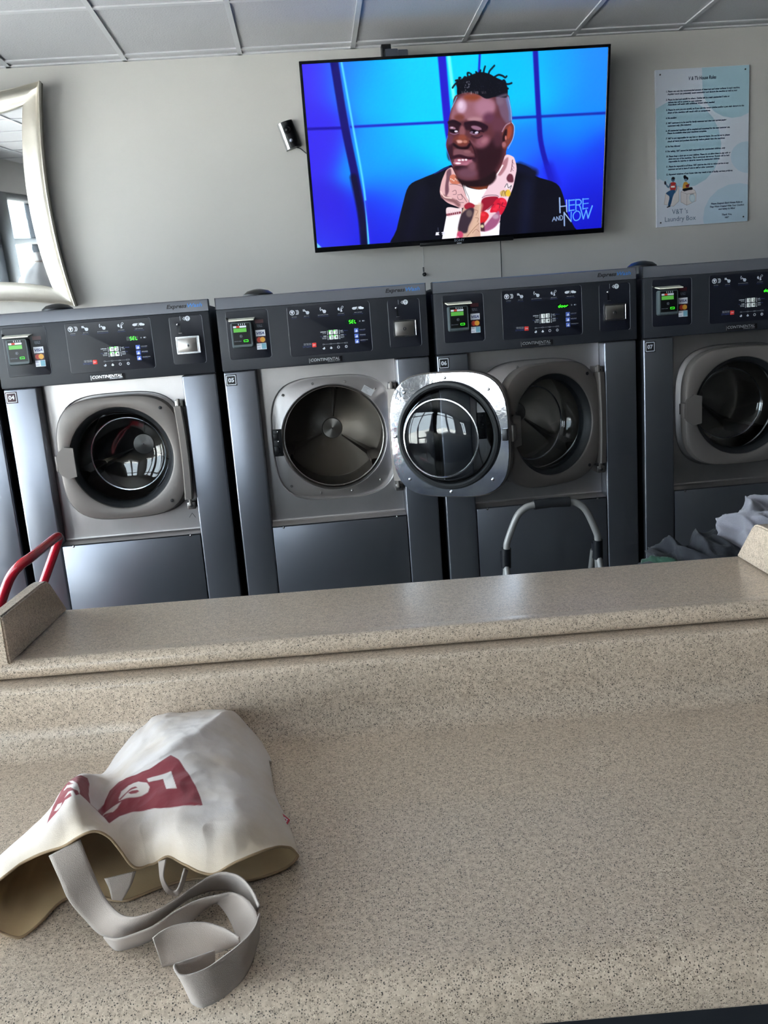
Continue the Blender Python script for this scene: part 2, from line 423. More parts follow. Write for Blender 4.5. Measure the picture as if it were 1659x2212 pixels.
prof += arc(-.520, TAB - .029, .032, 88, 180, 10) + [(-.552, .778)] + arc(-.546, .776, .006, 180, 270, 4) + [(-.53, .770), (-.53, .785), (-.1, .785), (.048, .785), (.048, .9275)]
o = sweep(prof, -1.9, 2.2).build('countertop', 'speckled_laminate', t1, smooth=40)
t1b = MB().box(-1.8, 2.1, -.46, .015, .10, .785, .004).box(-1.75, 2.05, -.42, .01, 0, .10)
t1b.build('base_cabinet', 'cabinet_dark', t1)
t2 = thing('raised_table', 'narrow raised laminate table with end splashes behind the foreground table', 'table', (.4, -1.845, 0), (0, 0, TROT))
Z2 = .955
prof = [(.30, Z2 - .04), (.30, Z2 - .004)] + arc(.296, Z2 - .004, .004, 0, 90, 3) + [(.07, Z2)] + [(.062, Z2 + .001), (.05, Z2 + .0035)] + arc(.040, Z2 - .0095, .0135, 80, 180, 8) + arc(.040, Z2 - .0125, .0135, 180, 265, 6) + [(.05, Z2 - .0265), (.05, Z2 - .04)]
sweep(prof, -1.9, 2.2).build('countertop', 'speckled_laminate', t2, smooth=40)
for sx, xi in ((-1, -.588), (1, .650)):
    out = [(.296, Z2 + .001), (.232, Z2 + .072), (.222, Z2 + .078), (.20, Z2 + .080), (.026, Z2 + .080), (.026, Z2 + .001)]
    x0_, x1_ = (xi - .024, xi) if sx < 0 else (xi, xi + .024)
    b = bmesh.new()
    mb = MB().loft([[(x, y, z) for y, z in out] for x in (x0_, x1_)], True, True)
    me = mb.mesh('end_splash', 0); b.from_mesh(me); bmesh.ops.bevel(b, geom=b.edges[:], offset=.003, segments=2, affect='EDGES'); b.to_mesh(me); b.free()
    me.shade_smooth(); me.set_sharp_from_angle(angle=R(40))
    put('end_splash', me, 'speckled_laminate', t2)
MB().box(-1.8, 2.1, .06, .27, .10, Z2 - .04, .004).box(-1.75, 2.05, .07, .25, 0, .10).build('base_cabinet', 'cabinet_dark', t2)

# ------------------------------------------------------------------ washers
PW, WW, TOP = .75, .727, 1.56
DCX, DCZ, DH = .368, 1.041, .217          # door centre and half size
def squircle(a, b, n=3.5, N=72, cx=0, cz=0):
    o = []
    for k in range(N):
        t = 2 * math.pi * k / N; c, s = math.cos(t), math.sin(t)
        r = (abs(c / a) ** n + abs(s / b) ** n) ** (-1 / n)
        o.append((cx + r * c, cz + r * s))
    return o
def circ(r, N=72, cx=0, cz=0): return [(cx + r * math.cos(2 * math.pi * k / N), cz + r * math.sin(2 * math.pi * k / N)) for k in range(N)]
def at_y(o, y): return [(x, y, z) for x, z in o]
def rrect(x0, x1, z0, z1, r, n=4):
    o = []
    for cx, cz, a in ((x1 - r, z1 - r, 0), (x0 + r, z1 - r, 90), (x0 + r, z0 + r, 180), (x1 - r, z0 + r, 270)):
        o += [(cx + r * math.cos(R(a + 90 * k / n)), cz + r * math.sin(R(a + 90 * k / n))) for k in range(n + 1)]
    return o
def box_outline(x0, x1, z0, z1, cx, cz, N=72):
    """rectangle sampled by angle about cx, cz so that it pairs with a circle"""
    o = []; cor = [math.atan2(z - cz, x - cx) % (2 * math.pi) for x in (x0, x1) for z in (z0, z1)]
    ang = [2 * math.pi * k / N for k in range(N)]
    for c in cor: ang[min(range(N), key=lambda k: abs(ang[k] - c))] = c
    for t in ang:
        c, s = math.cos(t), math.sin(t); q = []
        if c: q += [((x1 if c > 0 else x0) - cx) / c]
        if s: q += [((z1 if s > 0 else z0) - cz) / s]
        r = min(v for v in q if v > 0); o.append((cx + r * c, cz + r * s))
    return o
SEG = dict(S='afgcd', E='afged', L='fed', d='bcdeg', o='cdeg', r='eg', O='abcdef')
def seven(mb, ch, x, z, w, h, t, y, sl=.12):
    P = dict(a=[(0, h), (w, h)], b=[(w, h), (w, h / 2)], c=[(w, h / 2), (w, 0)], d=[(0, 0), (w, 0)], e=[(0, 0), (0, h / 2)], f=[(0, h / 2), (0, h)], g=[(0, h / 2), (w, h / 2)])
    for k in SEG[ch]:
        (ax, az), (bx, bz) = P[k]; d = Vector((bx - ax, bz - az)).normalized() * t * .35
        mb.line([(x + ax + sl * az + d.x, z + az + d.y), (x + bx + sl * bz - d.x, z + bz - d.y)], t, y)
CACHE = {}
def part(key, name, m, parent, fn, loc=(0, 0, 0), rot=(0, 0, 0), smooth=35, recalc=True):
    if key not in CACHE:
        mb = MB(); fn(mb); CACHE[key] = mb.mesh(name, smooth, recalc)
    return put(name, CACHE[key], m, parent, loc, rot)

def symbols(g):
    y = 0
    # drum and shirt
    g.ringflat(.259, 1.4927, .0068, .0088, y); g.poly([(.2535, 1.4955), (.257, 1.4975), (.261, 1.4975), (.2645, 1.4955), (.2625, 1.4925), (.2615, 1.4935), (.2615, 1.488), (.2565, 1.488), (.2565, 1.4935), (.2555, 1.4925)], y)
    for k in range(3): g.ringflat(.2665 + k * .0032, 1.4927, .0082, .0096, y, -58, 58, 10)
    # pointing hands
    for hx in (.307, .365):
        g.disc(hx + .005, 1.4895, .0062, y, 14, .0052); g.line([(hx - .0045, 1.4965), (hx + .004, 1.4905)], .0034, y); g.rect(hx + .001, hx + .009, 1.4835, 1.4875, y)
    for k in range(4): g.rect(.2965 + (k % 2) * .0038, .2998 + (k % 2) * .0038, 1.4975 - (k // 2) * .0036, 1.5006 - (k // 2) * .0036, y)
    for k in range(3): g.rect(.3555 - (k == 1) * .001, .3588 - (k == 1) * .001, 1.5 - k * .0042, 1.5032 - k * .0042, y)
    # pouring bottle
    g.poly([(.416, 1.496), (.4205, 1.499), (.4225, 1.4945), (.4235, 1.487), (.4165, 1.490)], y); g.poly([(.4265, 1.4955), (.4295, 1.494), (.432, 1.4845), (.4255, 1.4835)], y)
    g.line([(.428, 1.497), (.433, 1.503), (.437, 1.5), (.432, 1.494), (.428, 1.497)], .0012, y)
    # hands with card and coins
    g.disc(.4735, 1.492, .0075, y, 14, .0045); g.rect(.472, .4825, 1.4895, 1.4915, y); g.rect(.4745, .484, 1.4935, 1.4965, y)
    g.line([(.4855, 1.4865), (.489, 1.498)], .0009, y); g.disc(.495, 1.4925, .0062, y, 14, .0048); g.disc(.5015, 1.491, .0055, y, 12, .0036)
    for x, t, w in ((.265, 'LOAD WASHER', .0165), (.3074, 'SELECT CYCLE', .017), (.3646, 'SELECT EXTRAS (OPTIONAL)', .036), (.4267, 'ADD DETERGENT', .021), (.486, 'INSERT CARD/COINS', .026)):
        g.text(t, x, 1.4770, w=w, align='C')
    g.text('SUPERWASH', .3695, 1.4182, .0036, .0195, align='R', bold=.02); g.text('HEAVY SOIL', .3695, 1.4135, .0026, .0125, align='R')
    g.text('WARM', .3695, 1.4035, .0036, .0105, align='R', bold=.02); g.text('COLORS AND', .3695, 1.3995, .0024, .0155, align='R'); g.text('PERM PRESS', .3695, 1.3958, .0024, .0145, align='R')
    g.text('HOT', .4195, 1.4182, .0036, .0085, bold=.02); g.text('WHITES', .4195, 1.4135, .0026, .0105)
    g.text('COLD', .4195, 1.4042, .0036, .0105, bold=.02); g.text('DARKS AND', .4195, 1.3995, .0024, .012); g.text('BRIGHTS', .4195, 1.3958, .0024, .011)
    for x in (.3745, .4155):
        for z in (1.4172, 1.4): g.rect(x - .0007, x + .0007, z - .0065, z + .0065, y); g.disc(x, z - .0065, .0014, y, 8)
    g.text('EXTRA WASH', .4862, 1.4178, w=.0195); g.text('EXTRA RINSE', .4862, 1.4, w=.0195); g.text('DELICATE CYCLE', .4862, 1.3818, w=.026)
    g.text('PUSH AND HOLD', .3155, 1.3835, w=.0265, align='R'); g.text('FOR 3 SECONDS', .3155, 1.3795, w=.0265, align='R')
    for k, x in enumerate((.3575, .3829, .4083, .4355)):
        w = .0026 if k < 3 else .0055
        g.line([(x - w, 1.3762), (x + w, 1.3762), (x + w, 1.3794), (x - w, 1.3794), (x - w, 1.3762)], .0004, y)
        if k < 3: g.line([(x + w, 1.3778), (x + .0254 - (.0026 if k < 2 else .0055), 1.3778)], .0004, y)
        if k in (0, 1): g.poly([(x + .0046 * math.cos(R(a)), 1.365 + .0046 * math.sin(R(a))) for a in range(-180, 1, 20)], y); g.disc(x + (.0015 if k == 0 else 0), 1.3665, .0024, y, 8)
        else: g.ringflat(x, 1.365, .0032, .0046, y)
    g.rect(.4348, .4356, 1.3625, 1.3675, y)
    g.ringflat(.4894, 1.4477, .0016, .0022, y, seg=10); g.disc(.5, 1.4477, .0022, y, 10); g.ringflat(.504, 1.4477, .0016, .0022, y, seg=10)
def blue_text(g):
    for x, t, w in ((.2645, 'Cargar lavadora', .0165), (.3072, 'Seleccione el ciclo', .021), (.3646, 'Seleccione el lavado (opcional)', .037), (.4267, 'Agregue detergente', .026), (.486, 'Inserte tarjeta o monedas', .034)):
        g.text(t, x, 1.4722, w=w, align='C')
    g.text('Caliente', .4295, 1.4182, w=.016); g.text('Fria', .4315, 1.4042, w=.007); g.text('Tibia', .3555, 1.4035, w=.008, align='R')
    g.text('Lavado extra', .4862, 1.4145, w=.0175); g.text('Enjuague extra', .4862, 1.3968, w=.0195); g.text('Ciclo delicado', .4862, 1.3787, w=.0185)
    g.text('Presione y mantenga', .3155, 1.3755, w=.031, align='R'); g.text('por 3 segundos', .3155, 1.372, w=.03, align='R')

def lathe_bowl(g):
    g.lathe([(.160, .024), (.156, .05), (.148, .092), (.138, .110), (.120, .122), (.085, .131), (.045, .135), (.002, .136)], -.217, 0, 56)
def make_door(wsh, n, ang, led):
    """door pivoting on its hinge axis; the ring's front faces -y"""
    A, Bq = DH, DH
    def ring(g):
        N = 72; c0 = -DH
        rr = [at_y(squircle(A - .006, Bq - .006, cx=c0), .040), at_y(squircle(A, Bq, cx=c0), .034), at_y(squircle(A, Bq, cx=c0), .006), at_y(squircle(A - .004, Bq - .004, cx=c0), -.002), at_y(squircle(A - .012, Bq - .012, cx=c0), -.006),
              at_y(circ(.186, cx=c0), -.006), at_y(circ(.180, cx=c0), -.003), at_y(circ(.177, cx=c0), .006), at_y(circ(.176, cx=c0), .040)]
        g.loft(rr)
    d = part('door', 'door', 'door_grey', wsh, ring, (DCX + DH, -.004, DCZ), (0, 0, R(ang)))
    part('gask', 'door_collar', 'rubber', d, lambda g: g.lathe([(.1775, .002), (.172, .008), (.160, .026), (.158, .046)], -DH, 0, 56))
    part('bowl', 'glass_bowl', 'door_glass', d, lathe_bowl)
    part('plate', 'inner_plate', 'chrome', d, lambda g: g.loft([at_y(squircle(A - .003, Bq - .003, cx=-DH), .0405), at_y(squircle(A - .004, Bq - .004, cx=-DH), .0445), at_y(circ(.184, cx=-DH), .0445), at_y(circ(.180, cx=-DH), .040)]))
    part('seal', 'rubber_seal', 'rubber', d, lambda g: g.lathe([(.186, .044), (.187, .052), (.182, .058), (.174, .060), (.167, .056), (.163, .046)], -DH, 0, 56))
    part('bowlrim', 'bowl_rim', 'chrome_small', d, lambda g: g.lathe([(.134, .113), (.1345, .118), (.131, .1185), (.130, .1145)], -DH, 0, 56))
    for k in range(8):
        t = R(45 * k + 0); r = .205 if k % 2 == 0 else .224
        part('dscrew', 'screw', 'chrome_small', d, lambda g: g.lathe([(.0055, .0), (.0055, .003), (.003, .0045), (.0005, .0045)], 0, 0, 10), (-DH + (r - .008) * math.cos(t), .0445, (r - .008) * math.sin(t)))
    part('latch', 'latch_plate', 'door_grey', d, lambda g: (g.prism([(-.434, -.028), (-.428, -.04), (-.405, -.056), (-.375, -.05), (-.375, .05), (-.405, .056), (-.428, .04), (-.434, .028)], -.016, -.004), g.box(-.442, -.430, -.014, .02, -.028, .028, .003)))
    for z in (.165, -.165):
        part('plug', 'plug', 'rubber', d, lambda g: g.lathe([(.006, -.004), (.006, -.008), (.0005, -.009)], 0, 0, 12), (-.062, 0, z))
    part('hbar', 'hinge_bar', 'door_grey', d, lambda g: (g.loft([[(x + .006 * (1 - (z / .165) ** 2), y, z) for x, y in ((-.016, -.012), (-.012, -.017), (.008, -.017), (.012, -.012), (.012, .012), (-.016, .012))] for z in [(-.165 + .33 * k / 16) for k in range(17)]], True, True), g.tube([(0, .004, -.19), (0, .004, .19)], .006, 8)))
    part('hookb', 'latch_hook', 'black_plastic', d, lambda g: g.box(-.43, -.412, .044, .056, -.02, .02, .002))
    return d

WLABEL = {3: 'grey front-load washer at the far left edge, mostly out of view', 4: 'grey front-load washer numbered 04 with its round door shut',
          5: 'grey front-load washer numbered 05 with its door swung wide open', 6: 'grey front-load washer numbered 06 with its door ajar', 7: 'grey front-load washer numbered 07, rightmost of the row'}
def make_washer(n, ang, word, vent):
    w = thing('washing_machine', WLABEL[n], 'washer', ((n - 5) * PW, 0, 0), group='front-load washers along the wall')
    part('cab', 'cabinet', 'cabinet_dark', w, lambda g: (g.box(.002, .02, .02, .95, .1, 1.54), g.box(.707, .725, .02, .95, .1, 1.54), g.box(.02, .707, .05, .95, 1.50, 1.535), g.box(.02, .707, .93, .95, .1, 1.5), g.box(.03, .7, .1, .9, 0, .13)), smooth=0)
    part('colL', 'side_panel', 'cabinet_grey', w, lambda g: g.box(.002, .1135, 0, .075, .13, 1.309, .006, 3))
    part('colR', 'side_panel', 'cabinet_grey', w, lambda g: g.box(.6075, .725, 0, .075, .13, 1.309, .006, 3))
    part('kick', 'lower_panel', 'cabinet_grey', w, lambda g: g.box(.116, .605, .002, .04, .13, .741, .0025, 2))
    part('steel', 'steel_panel', 'steel', w, lambda g: (g.loft([at_y(box_outline(.1145, .6065, .756, 1.312, DCX, DCZ), .062), at_y(squircle(DH + .009, DH + .009, cx=DCX, cz=DCZ), .062), at_y(squircle(DH + .006, DH + .006, cx=DCX, cz=DCZ), .066), at_y(squircle(DH + .006, DH + .006, cx=DCX, cz=DCZ), .078)]),
                                                   g.loft([[(.1145, y, z), (.6065, y, z)] for y, z in ((.062, .757), (.0605, .752), (.055, .7485), (.03, .7455), (.004, .7445))], False)), smooth=18)
    part('surr', 'door_surround', 'steel', w, lambda g: g.loft([at_y(squircle(DH + .007, DH + .007, cx=DCX, cz=DCZ), .0775), at_y(squircle(DH - .002, DH - .002, cx=DCX, cz=DCZ), .0775), at_y(squircle(DH - .006, DH - .006, cx=DCX, cz=DCZ), .074), at_y(circ(.196, cx=DCX, cz=DCZ), .074), at_y(circ(.193, cx=DCX, cz=DCZ), .071), at_y(circ(.190, cx=DCX, cz=DCZ), .074), at_y(circ(.188, cx=DCX, cz=DCZ), .10)]), smooth=50)
    part('drum', 'drum', 'drum_steel', w, lambda g: g.lathe([(.188, .098), (.185, .105), (.1855, .115), (.182, .118), (.200, .135), (.206, .15), (.206, .44), (.203, .448), (.045, .405), (.0415, .404), (.0405, .401), (.039, .399), (.002, .398)], 0, 0, 64), (DCX, 0, DCZ), smooth=25)
    def lifters(g):
        for k in range(3):
            a = R(-38 + 120 * k); M = Matrix.Translation((DCX, 0, DCZ)) @ Matrix.Rotation(-a, 4, 'Y')
            g.loft([[(.207, y, -.03), (.175, y, -.008), (.170, y, 0), (.175, y, .008), (.207, y, .03)] for y in (.16, .43)], False, False, M)
            g.loft([[(r, .447 - (.203 - r) * .272, -s), (r, .447 - (.203 - r) * .272 - s * .8, 0), (r, .447 - (.203 - r) * .272, s)] for r, s in ((.2, .017), (.12, .010), (.047, .004))], False, False, M)
    part('lift', 'drum_lifters', 'drum_steel', w, lifters)
    for k, (x, z) in enumerate(((.1967, 1.209), (.3062, 1.2416), (.4226, 1.2398), (.5305, 1.2053), (.5259, .8708), (.4172, .8392), (.3026, .8399), (.1956, .8749))):
        if n in (5, 6): part('scr', 'screw', 'steel_dark', w, lambda g: g.lathe([(.005, 0), (.005, -.002), (.003, -.004), (.0012, -.004), (.001, -.002)], 0, 0, 10), (x, .074, z))
    if n in (5, 6):
        part('recv', 'latch_receiver', 'black_plastic', w, lambda g: (g.box(.147, .178, .058, .074, .991, 1.0886, .002), g.box(.1475, .165, .052, .06, 1.05, 1.075, .001), g.box(.1475, .165, .052, .06, 1.0, 1.03, .001)))
        for z in (1.0, 1.024, 1.045, 1.08): part('scr2', 'screw', 'chrome_small', w, lambda g: g.lathe([(.0028, 0), (.0028, -.001), (.0005, -.0015)], 0, 0, 8), (.1655, .0575, z))
        st = part('stick', 'rating_label', 'sticker_paper', w, lambda g: g.rect(-.021, .021, -.0125, .0125), (.503, .0735, 1.201), (0, R(33), 0), smooth=0)
        part('stickt', 'lettering', 'print_black', st, lambda g: (g.text('CONTINENTAL', -.019, .0065, .003, .024), g.text('GIRBAU INC', -.019, .0025, .0022, .016), g.text('MODEL  SERIAL', -.019, -.002, .0018, .016), g.text('VOLTS  HERTZ', -.015, -.0055, .0018, .018), g.text('AMPS', -.006, -.009, .0018, .012)), loc=(0, -.0004, 0), smooth=0)
    for z in (1.2127, .8495):
        hb = part('hblk', 'hinge_block', 'steel_dark', w, lambda g: g.box(-.014, .014, .0, .064, -.013, .013, .002), (DCX + DH + .002, 0, z))
        part('hpin', 'hinge_pin', 'rubber', hb, lambda g: g.lathe([(.0055, -.0006), (.0055, -.002), (.0005, -.002)], 0, 0, 14))
    for x, z in ((.1553, .7385), (.5705, .7405)): part('scr3', 'screw', 'chrome_small', w, lambda g: g.lathe([(.004, 0), (.004, -.002), (.0005, -.003)], 0, 0, 10), (x, .003, z))
    make_door(w, n, ang, word)
    # control fascia
    part('fas', 'control_panel', 'fascia', w, lambda g: g.box(.001, .726, -.010, .06, 1.3105, 1.521, .004, 2))
    part('band', 'top_band', 'band_grey', w, lambda g: g.loft([[(x, y, z) for y, z in ((-.006, 1.5215), (-.007, 1.545), (-.004, 1.557), (.004, 1.5605), (.03, 1.561), (.03, 1.5215))] for x in (.002, .725)], True, True))
    for x in (.7252, -.0005): part('bandc', 'band_end_cap', 'cabinet_dark', w, lambda g: g.box(0, .0023, -.0065, .03, 1.5215, 1.5605, .001), (x, 0, 0))
    part('ew1', 'brand_lettering', 'print_black', w, lambda g: g.text('Express', .586, 1.5365, .0125, .0685, -.0073, shear=.25, bold=.03), smooth=0)
    part('ew2', 'brand_lettering', 'wash_blue', w, lambda g: g.text('Wash', .6565, 1.5365, .0125, .050, -.0073, shear=.25, bold=.02), smooth=0)
    yf = -.0115
    insets = {}
    for key, x0, x1, z0, z1 in (('i1', .031, .1755, 1.349, 1.5115), ('i2', .2405, .5265, 1.344, 1.513), ('i3', .589, .7005, 1.348, 1.5095)):
        insets[key] = part(key, 'inset_panel', 'inset', w, lambda g: g.loft([at_y(rrect(x0, x1, z0, z1, .008), -.0095), at_y(rrect(x0, x1, z0, z1, .008), -.0108), at_y(rrect(x0 + .001, x1 - .001, z0 + .001, z1 - .001, .007), yf)], True, True))
        part(key + 'r', 'inset_highlight', 'band_grey', insets[key], lambda g: g.tube([(x1 - .006, -.0106, z1 + .0003), (x1 - .001, -.0106, z1 - .003), (x1 + .0004, -.0106, z1 - .009), (x1 + .0004, -.0106, z0 + .009), (x1 - .001, -.0106, z0 + .003), (x1 - .006, -.0106, z0 - .0003)], .0008, 6))  # pale tube imitates the light catching the right edge
    P2 = insets['i2']; yy = yf - .0004
    part('sym', 'printed_symbols', 'print_white', P2, symbols, (0, yy, 0), smooth=0)['kind'] = 'stuff'
    part('symb', 'printed_small_text', 'print_blue_text', P2, blue_text, (0, yy, 0), smooth=0)['kind'] = 'stuff'
    for k, (x, z, m) in enumerate(((.3864, 1.4172, 'key_white'), (.403, 1.4175, 'key_white'), (.3866, 1.4, 'key_white'), (.4033, 1.4, 'key_white'), (.4751, 1.4169, 'key_blue'), (.4749, 1.3985, 'key_blue'), (.4751, 1.3803, 'key_blue'), (.3254, 1.3782, 'key_red'))):
        kk = part('key' + m, 'key', m, w, lambda g: g.loft([at_y(rrect(-.0073, .0073, -.0073, .0073, .0015), .0), at_y(rrect(-.0073, .0073, -.0073, .0073, .0015), -.0008), at_y(rrect(-.0067, .0067, -.0067, .0067, .0013), -.0012)], True, True), (x, yf, z))
        if k < 4: part('kt%d' % k, 'numeral', 'print_black', kk, lambda g: g.text(str(k + 1), 0.0008, -.0042, .0085, align='C', bold=.01), (0, -.0015, 0), smooth=0)
        elif k < 7: part('ktb', 'key_symbol', 'visa_white', kk, lambda g: (g.poly([(.0045 * math.cos(R(a)), -.001 + .0045 * math.sin(R(a))) for a in range(-180, 1, 20)]), g.disc(.001, .001, .0022, 0, 8)), (0, -.0015, 0), smooth=0)
        else: part('kts', 'lettering', 'print_white', kk, lambda g: g.text('STOP', 0, -.0016, .0034, .009, align='C', bold=.02), (0, -.0015, 0), smooth=0)
        if k < 4 and n in (3, 4, 5): part('kled', 'indicator', 'led_green', kk, lambda g: g.poly([(-.0068, .0068), (-.0068, .001), (-.001, .0068)]), (0, -.0014, 0), smooth=0)
    dsp = part('dspw', 'display_window', 'black_gloss', w, lambda g: g.rect(.4395, .4805, 1.4405, 1.4545), (0, yy, 0), smooth=0)
    def digits(g):
        for k, ch in enumerate(word): seven(g, ch, .4515 - (len(word) - 3) * .0095 + k * .0095, 1.4425, .006, .0102, .0019, 0)
    part('dg' + word, 'display_digits', 'led_green', dsp, digits, (0, -.0004, 0), smooth=0)
    if len(word) == 3: part('dgoff', 'unlit_digit', 'led_off', dsp, lambda g: seven(g, 'O', .4420, 1.4425, .006, .0102, .0018, 0), (0, -.0004, 0), smooth=0)
    # maker's badge
    bd = part('badge', 'badge', 'plate_black', w, lambda g: g.box(.301, .4185, -.0118, -.0095, 1.3155, 1.3345, .0008), smooth=35)
    part('badt', 'lettering', 'badge_silver', bd, lambda g: (g.text('CONTINENTAL', .308, 1.3225, .0095, .102, shear=.22, bold=.015), g.rect(.3035, .3045, 1.317, 1.333), g.text('GIRBAU INC.', .4105, 1.3172, .0038, .044, align='R', shear=.2)), (0, -.0122, 0), smooth=0)
    # number plate
    nb = part('nump4' if n == 4 else 'nump', 'number_plate', 'plate_maroon' if n == 4 else 'plate_black', w, lambda g: g.box(.0065, .0455, -.0012, .002, 1.2605, 1.2995, .0005), smooth=35)
    part('num%d' % n, 'numerals', 'print_white', nb, lambda g: (g.line([(.0105, 1.2645), (.0415, 1.2645), (.0415, 1.2955), (.0105, 1.2955), (.0105, 1.2645)], .0024), g.text('%02d' % n, .026, 1.2735, .0135, .02, align='C', bold=.03)), (0, -.0016, 0), smooth=0)
    # card reader and card logos
    rd = part('rdr', 'card_reader', 'reader_grey', w, lambda g: g.loft([at_y(rrect(.046, .1185, 1.3875, 1.474, .007), -.010), at_y(rrect(.046, .1185, 1.3875, 1.474, .007), -.030), at_y(rrect(.049, .1155, 1.391, 1.472, .006), -.036)], True, True))
    part('rdrf', 'reader_face', 'black_gloss', rd, lambda g: g.rect(.0525, .112, 1.3985, 1.4695, -.0364), smooth=0)
    part('rdrs', 'reader_screen', 'lcd_green', rd, lambda g: g.rect(.0555, .0995, 1.4405, 1.4535, -.0368), smooth=0)
    part('rdrc', 'reader_card_strip', 'visa_white', rd, lambda g: (g.rect(.0555, .0995, 1.4555, 1.4615, -.0368), [g.rect(.0735 + .007 * k, .0752 + .007 * k, 1.4635, 1.469, -.0369) for k in range(4)]), smooth=0)
    part('rdrd', 'reader_card_logos', 'card_red', rd, lambda g: (g.rect(.066, .077, 1.4555, 1.4615, -.0371)), smooth=0)
    part('rdrb', 'reader_button', 'led_green', rd, lambda g: g.line([(.0875, 1.4075), (.1015, 1.4075), (.1015, 1.4135), (.0875, 1.4135), (.0875, 1.4075)], .0012, -.0369), smooth=0)
    part('rdrt', 'reader_text', 'print_grey', rd, lambda g: (g.ringflat(.079, 1.427, .004, .0046, -.0369, seg=12), g.line([(.0775, 1.4245), (.0775, 1.4295)], .0008, -.0369), g.line([(.0795, 1.4245), (.0795, 1.4295)], .0008, -.0369), g.text('PUSH TO START', .055, 1.409, .0024, .024, -.0369)), smooth=0)
    part('hood', 'reader_hood', 'hood_cream', rd, lambda g: g.loft([[(x0, y, z) for x0, y, z in ((.040, -.010, 1.488), (.131, -.010, 1.488), (.128, -.052, 1.481), (.043, -.052, 1.481))], [(x0, y, z) for x0, y, z in ((.040, -.010, 1.4845), (.131, -.010, 1.4845), (.128, -.052, 1.4775), (.043, -.052, 1.4775))]], True, True), smooth=0)
    part('knob', 'reader_lock', 'black_gloss', w, lambda g: g.sphere((.0345, -.015, 1.4886), .0045, 10, 6))
    cl = part('cards', 'card_logo_sticker', 'visa_white', w, lambda g: g.rect(.1275, .1605, 1.4225, 1.4435), (0, yy, 0), smooth=0)
    part('cards2', 'card_logo_sticker', 'visa_white', cl, lambda g: g.rect(.1275, .1605, 1.3775, 1.3985), smooth=0)
    part('cardv', 'lettering', 'visa_blue', cl, lambda g: (g.text('VISA', .144, 1.4285, .0085, .0265, align='C', shear=.25, bold=.03), g.text('DISC', .1285, 1.3905, .0035, .012), g.text('AMEX', .1285, 1.381, .0035, .012)), (0, -.0004, 0), smooth=0)
    part('cardb', 'card_backing', 'maroon', cl, lambda g: g.rect(.1275, .1605, 1.3995, 1.4215), smooth=0)
    part('cardb2', 'card_backing', 'maroon', cl, lambda g: g.rect(.129, .158, 1.4665, 1.479), smooth=0)
    part('cardr', 'red_disc', 'card_red', cl, lambda g: g.disc(.1385, 1.4105, .0088, 0, 18), (0, -.0004, 0), smooth=0)
    part('cardy', 'yellow_disc', 'card_yellow', cl, lambda g: g.disc(.1495, 1.4105, .0088, 0, 18), (0, -.0007, 0), smooth=0)
    part('cardt', 'teal_logo', 'card_teal', cl, lambda g: g.rect(.1445, .1595, 1.379, 1.3975), (0, -.0004, 0), smooth=0)
    part('cardx', 'lettering', 'print_grey', cl, lambda g: (g.text('Swipe or', .1435, 1.4585, .0036, .0185, align='C'), g.text('Tap Here', .1435, 1.4535, .0036, .0185, align='C')), (0, 0, 0), smooth=0)
    # coin mech
    cm = insets['i3']
    part('coin', 'coin_symbol', 'print_white', cm, lambda g: (g.disc(.6525, 1.5, .0085, 0, 20), g.line([(.6425, 1.5055), (.6365, 1.5), (.6425, 1.4945), (.6425, 1.5055)], .0012), g.line([(.6277, 1.51), (.6277, 1.494)], .0007)), (0, yy, 0), smooth=0)
    part('cointx', 'lettering', 'print_black', cm, lambda g: (g.text('25', .6525, 1.5, .0055, align='C', bold=.03), g.text('c', .6525, 1.4938, .005, align='C', bold=.03)), (0, yy - .0004, 0), smooth=0)
    part('lever', 'coin_lever', 'chrome_small', w, lambda g: (g.sphere((.6179, -.020, 1.4822), .0045, 12, 8), g.tube([(.6179, -.018, 1.4822), (.6205, -.0125, 1.481)], .002, 8), g.box(.6175, .629, -.018, -.011, 1.4515, 1.4535, .0008)))
    part('cslot', 'coin_slot', 'black_gloss', w, lambda g: g.rect(.6195, .6255, 1.454, 1.478, yy), smooth=0)
    cb = part('cbox', 'coin_box', 'chrome_small', w, lambda g: g.loft([at_y(rrect(.6045, .6865, 1.3815, 1.4415, .002), -.011), at_y(rrect(.6055, .6855, 1.3825, 1.4405, .002), -.019), at_y(rrect(.6085, .6825, 1.3855, 1.4375, .001), -.019), at_y(rrect(.6095, .6815, 1.3865, 1.4365, .001), -.0165)], True, True), smooth=25)
    part('cdoor', 'coin_door', 'steel_dark', cb, lambda g: g.box(.6105, .6755, -.0185, -.016, 1.388, 1.435, .0006))
    part('clock', 'lock', 'chrome_small', cb, lambda g: (g.lathe([(.0058, -.0185), (.0058, -.0205), (.0005, -.0207)], .643, 1.41, 14), g.lathe([(.0036, -.0208), (.0005, -.0212)], .643, 1.41, 10)))
    if n == 4: part('mark', 'scratched_mark', 'rubber', w, lambda g: g.line([(.5645, .795), (.5765, .811), (.5875, .793)], .0016), (0, .0612, 0), smooth=0)
    if vent:
        part('vent', 'vent_cap', 'black_plastic', w, lambda g: g.loft([[(.13 + r * math.cos(2 * math.pi * k / 28), .34 + r * math.sin(2 * math.pi * k / 28), z) for k in range(28)] for r, z in ((.06, 1.534), (.06, 1.56), (.056, 1.58), (.04, 1.592), (.015, 1.598), (.002, 1.599))], True, True))
    return w
make_washer(3, 0, 'SEL', False)
make_washer(4, 0, 'SEL', True)
make_washer(5, 151, 'SEL', True)
make_washer(6, 25, 'door', False)
make_washer(7, 0, 'door', True)

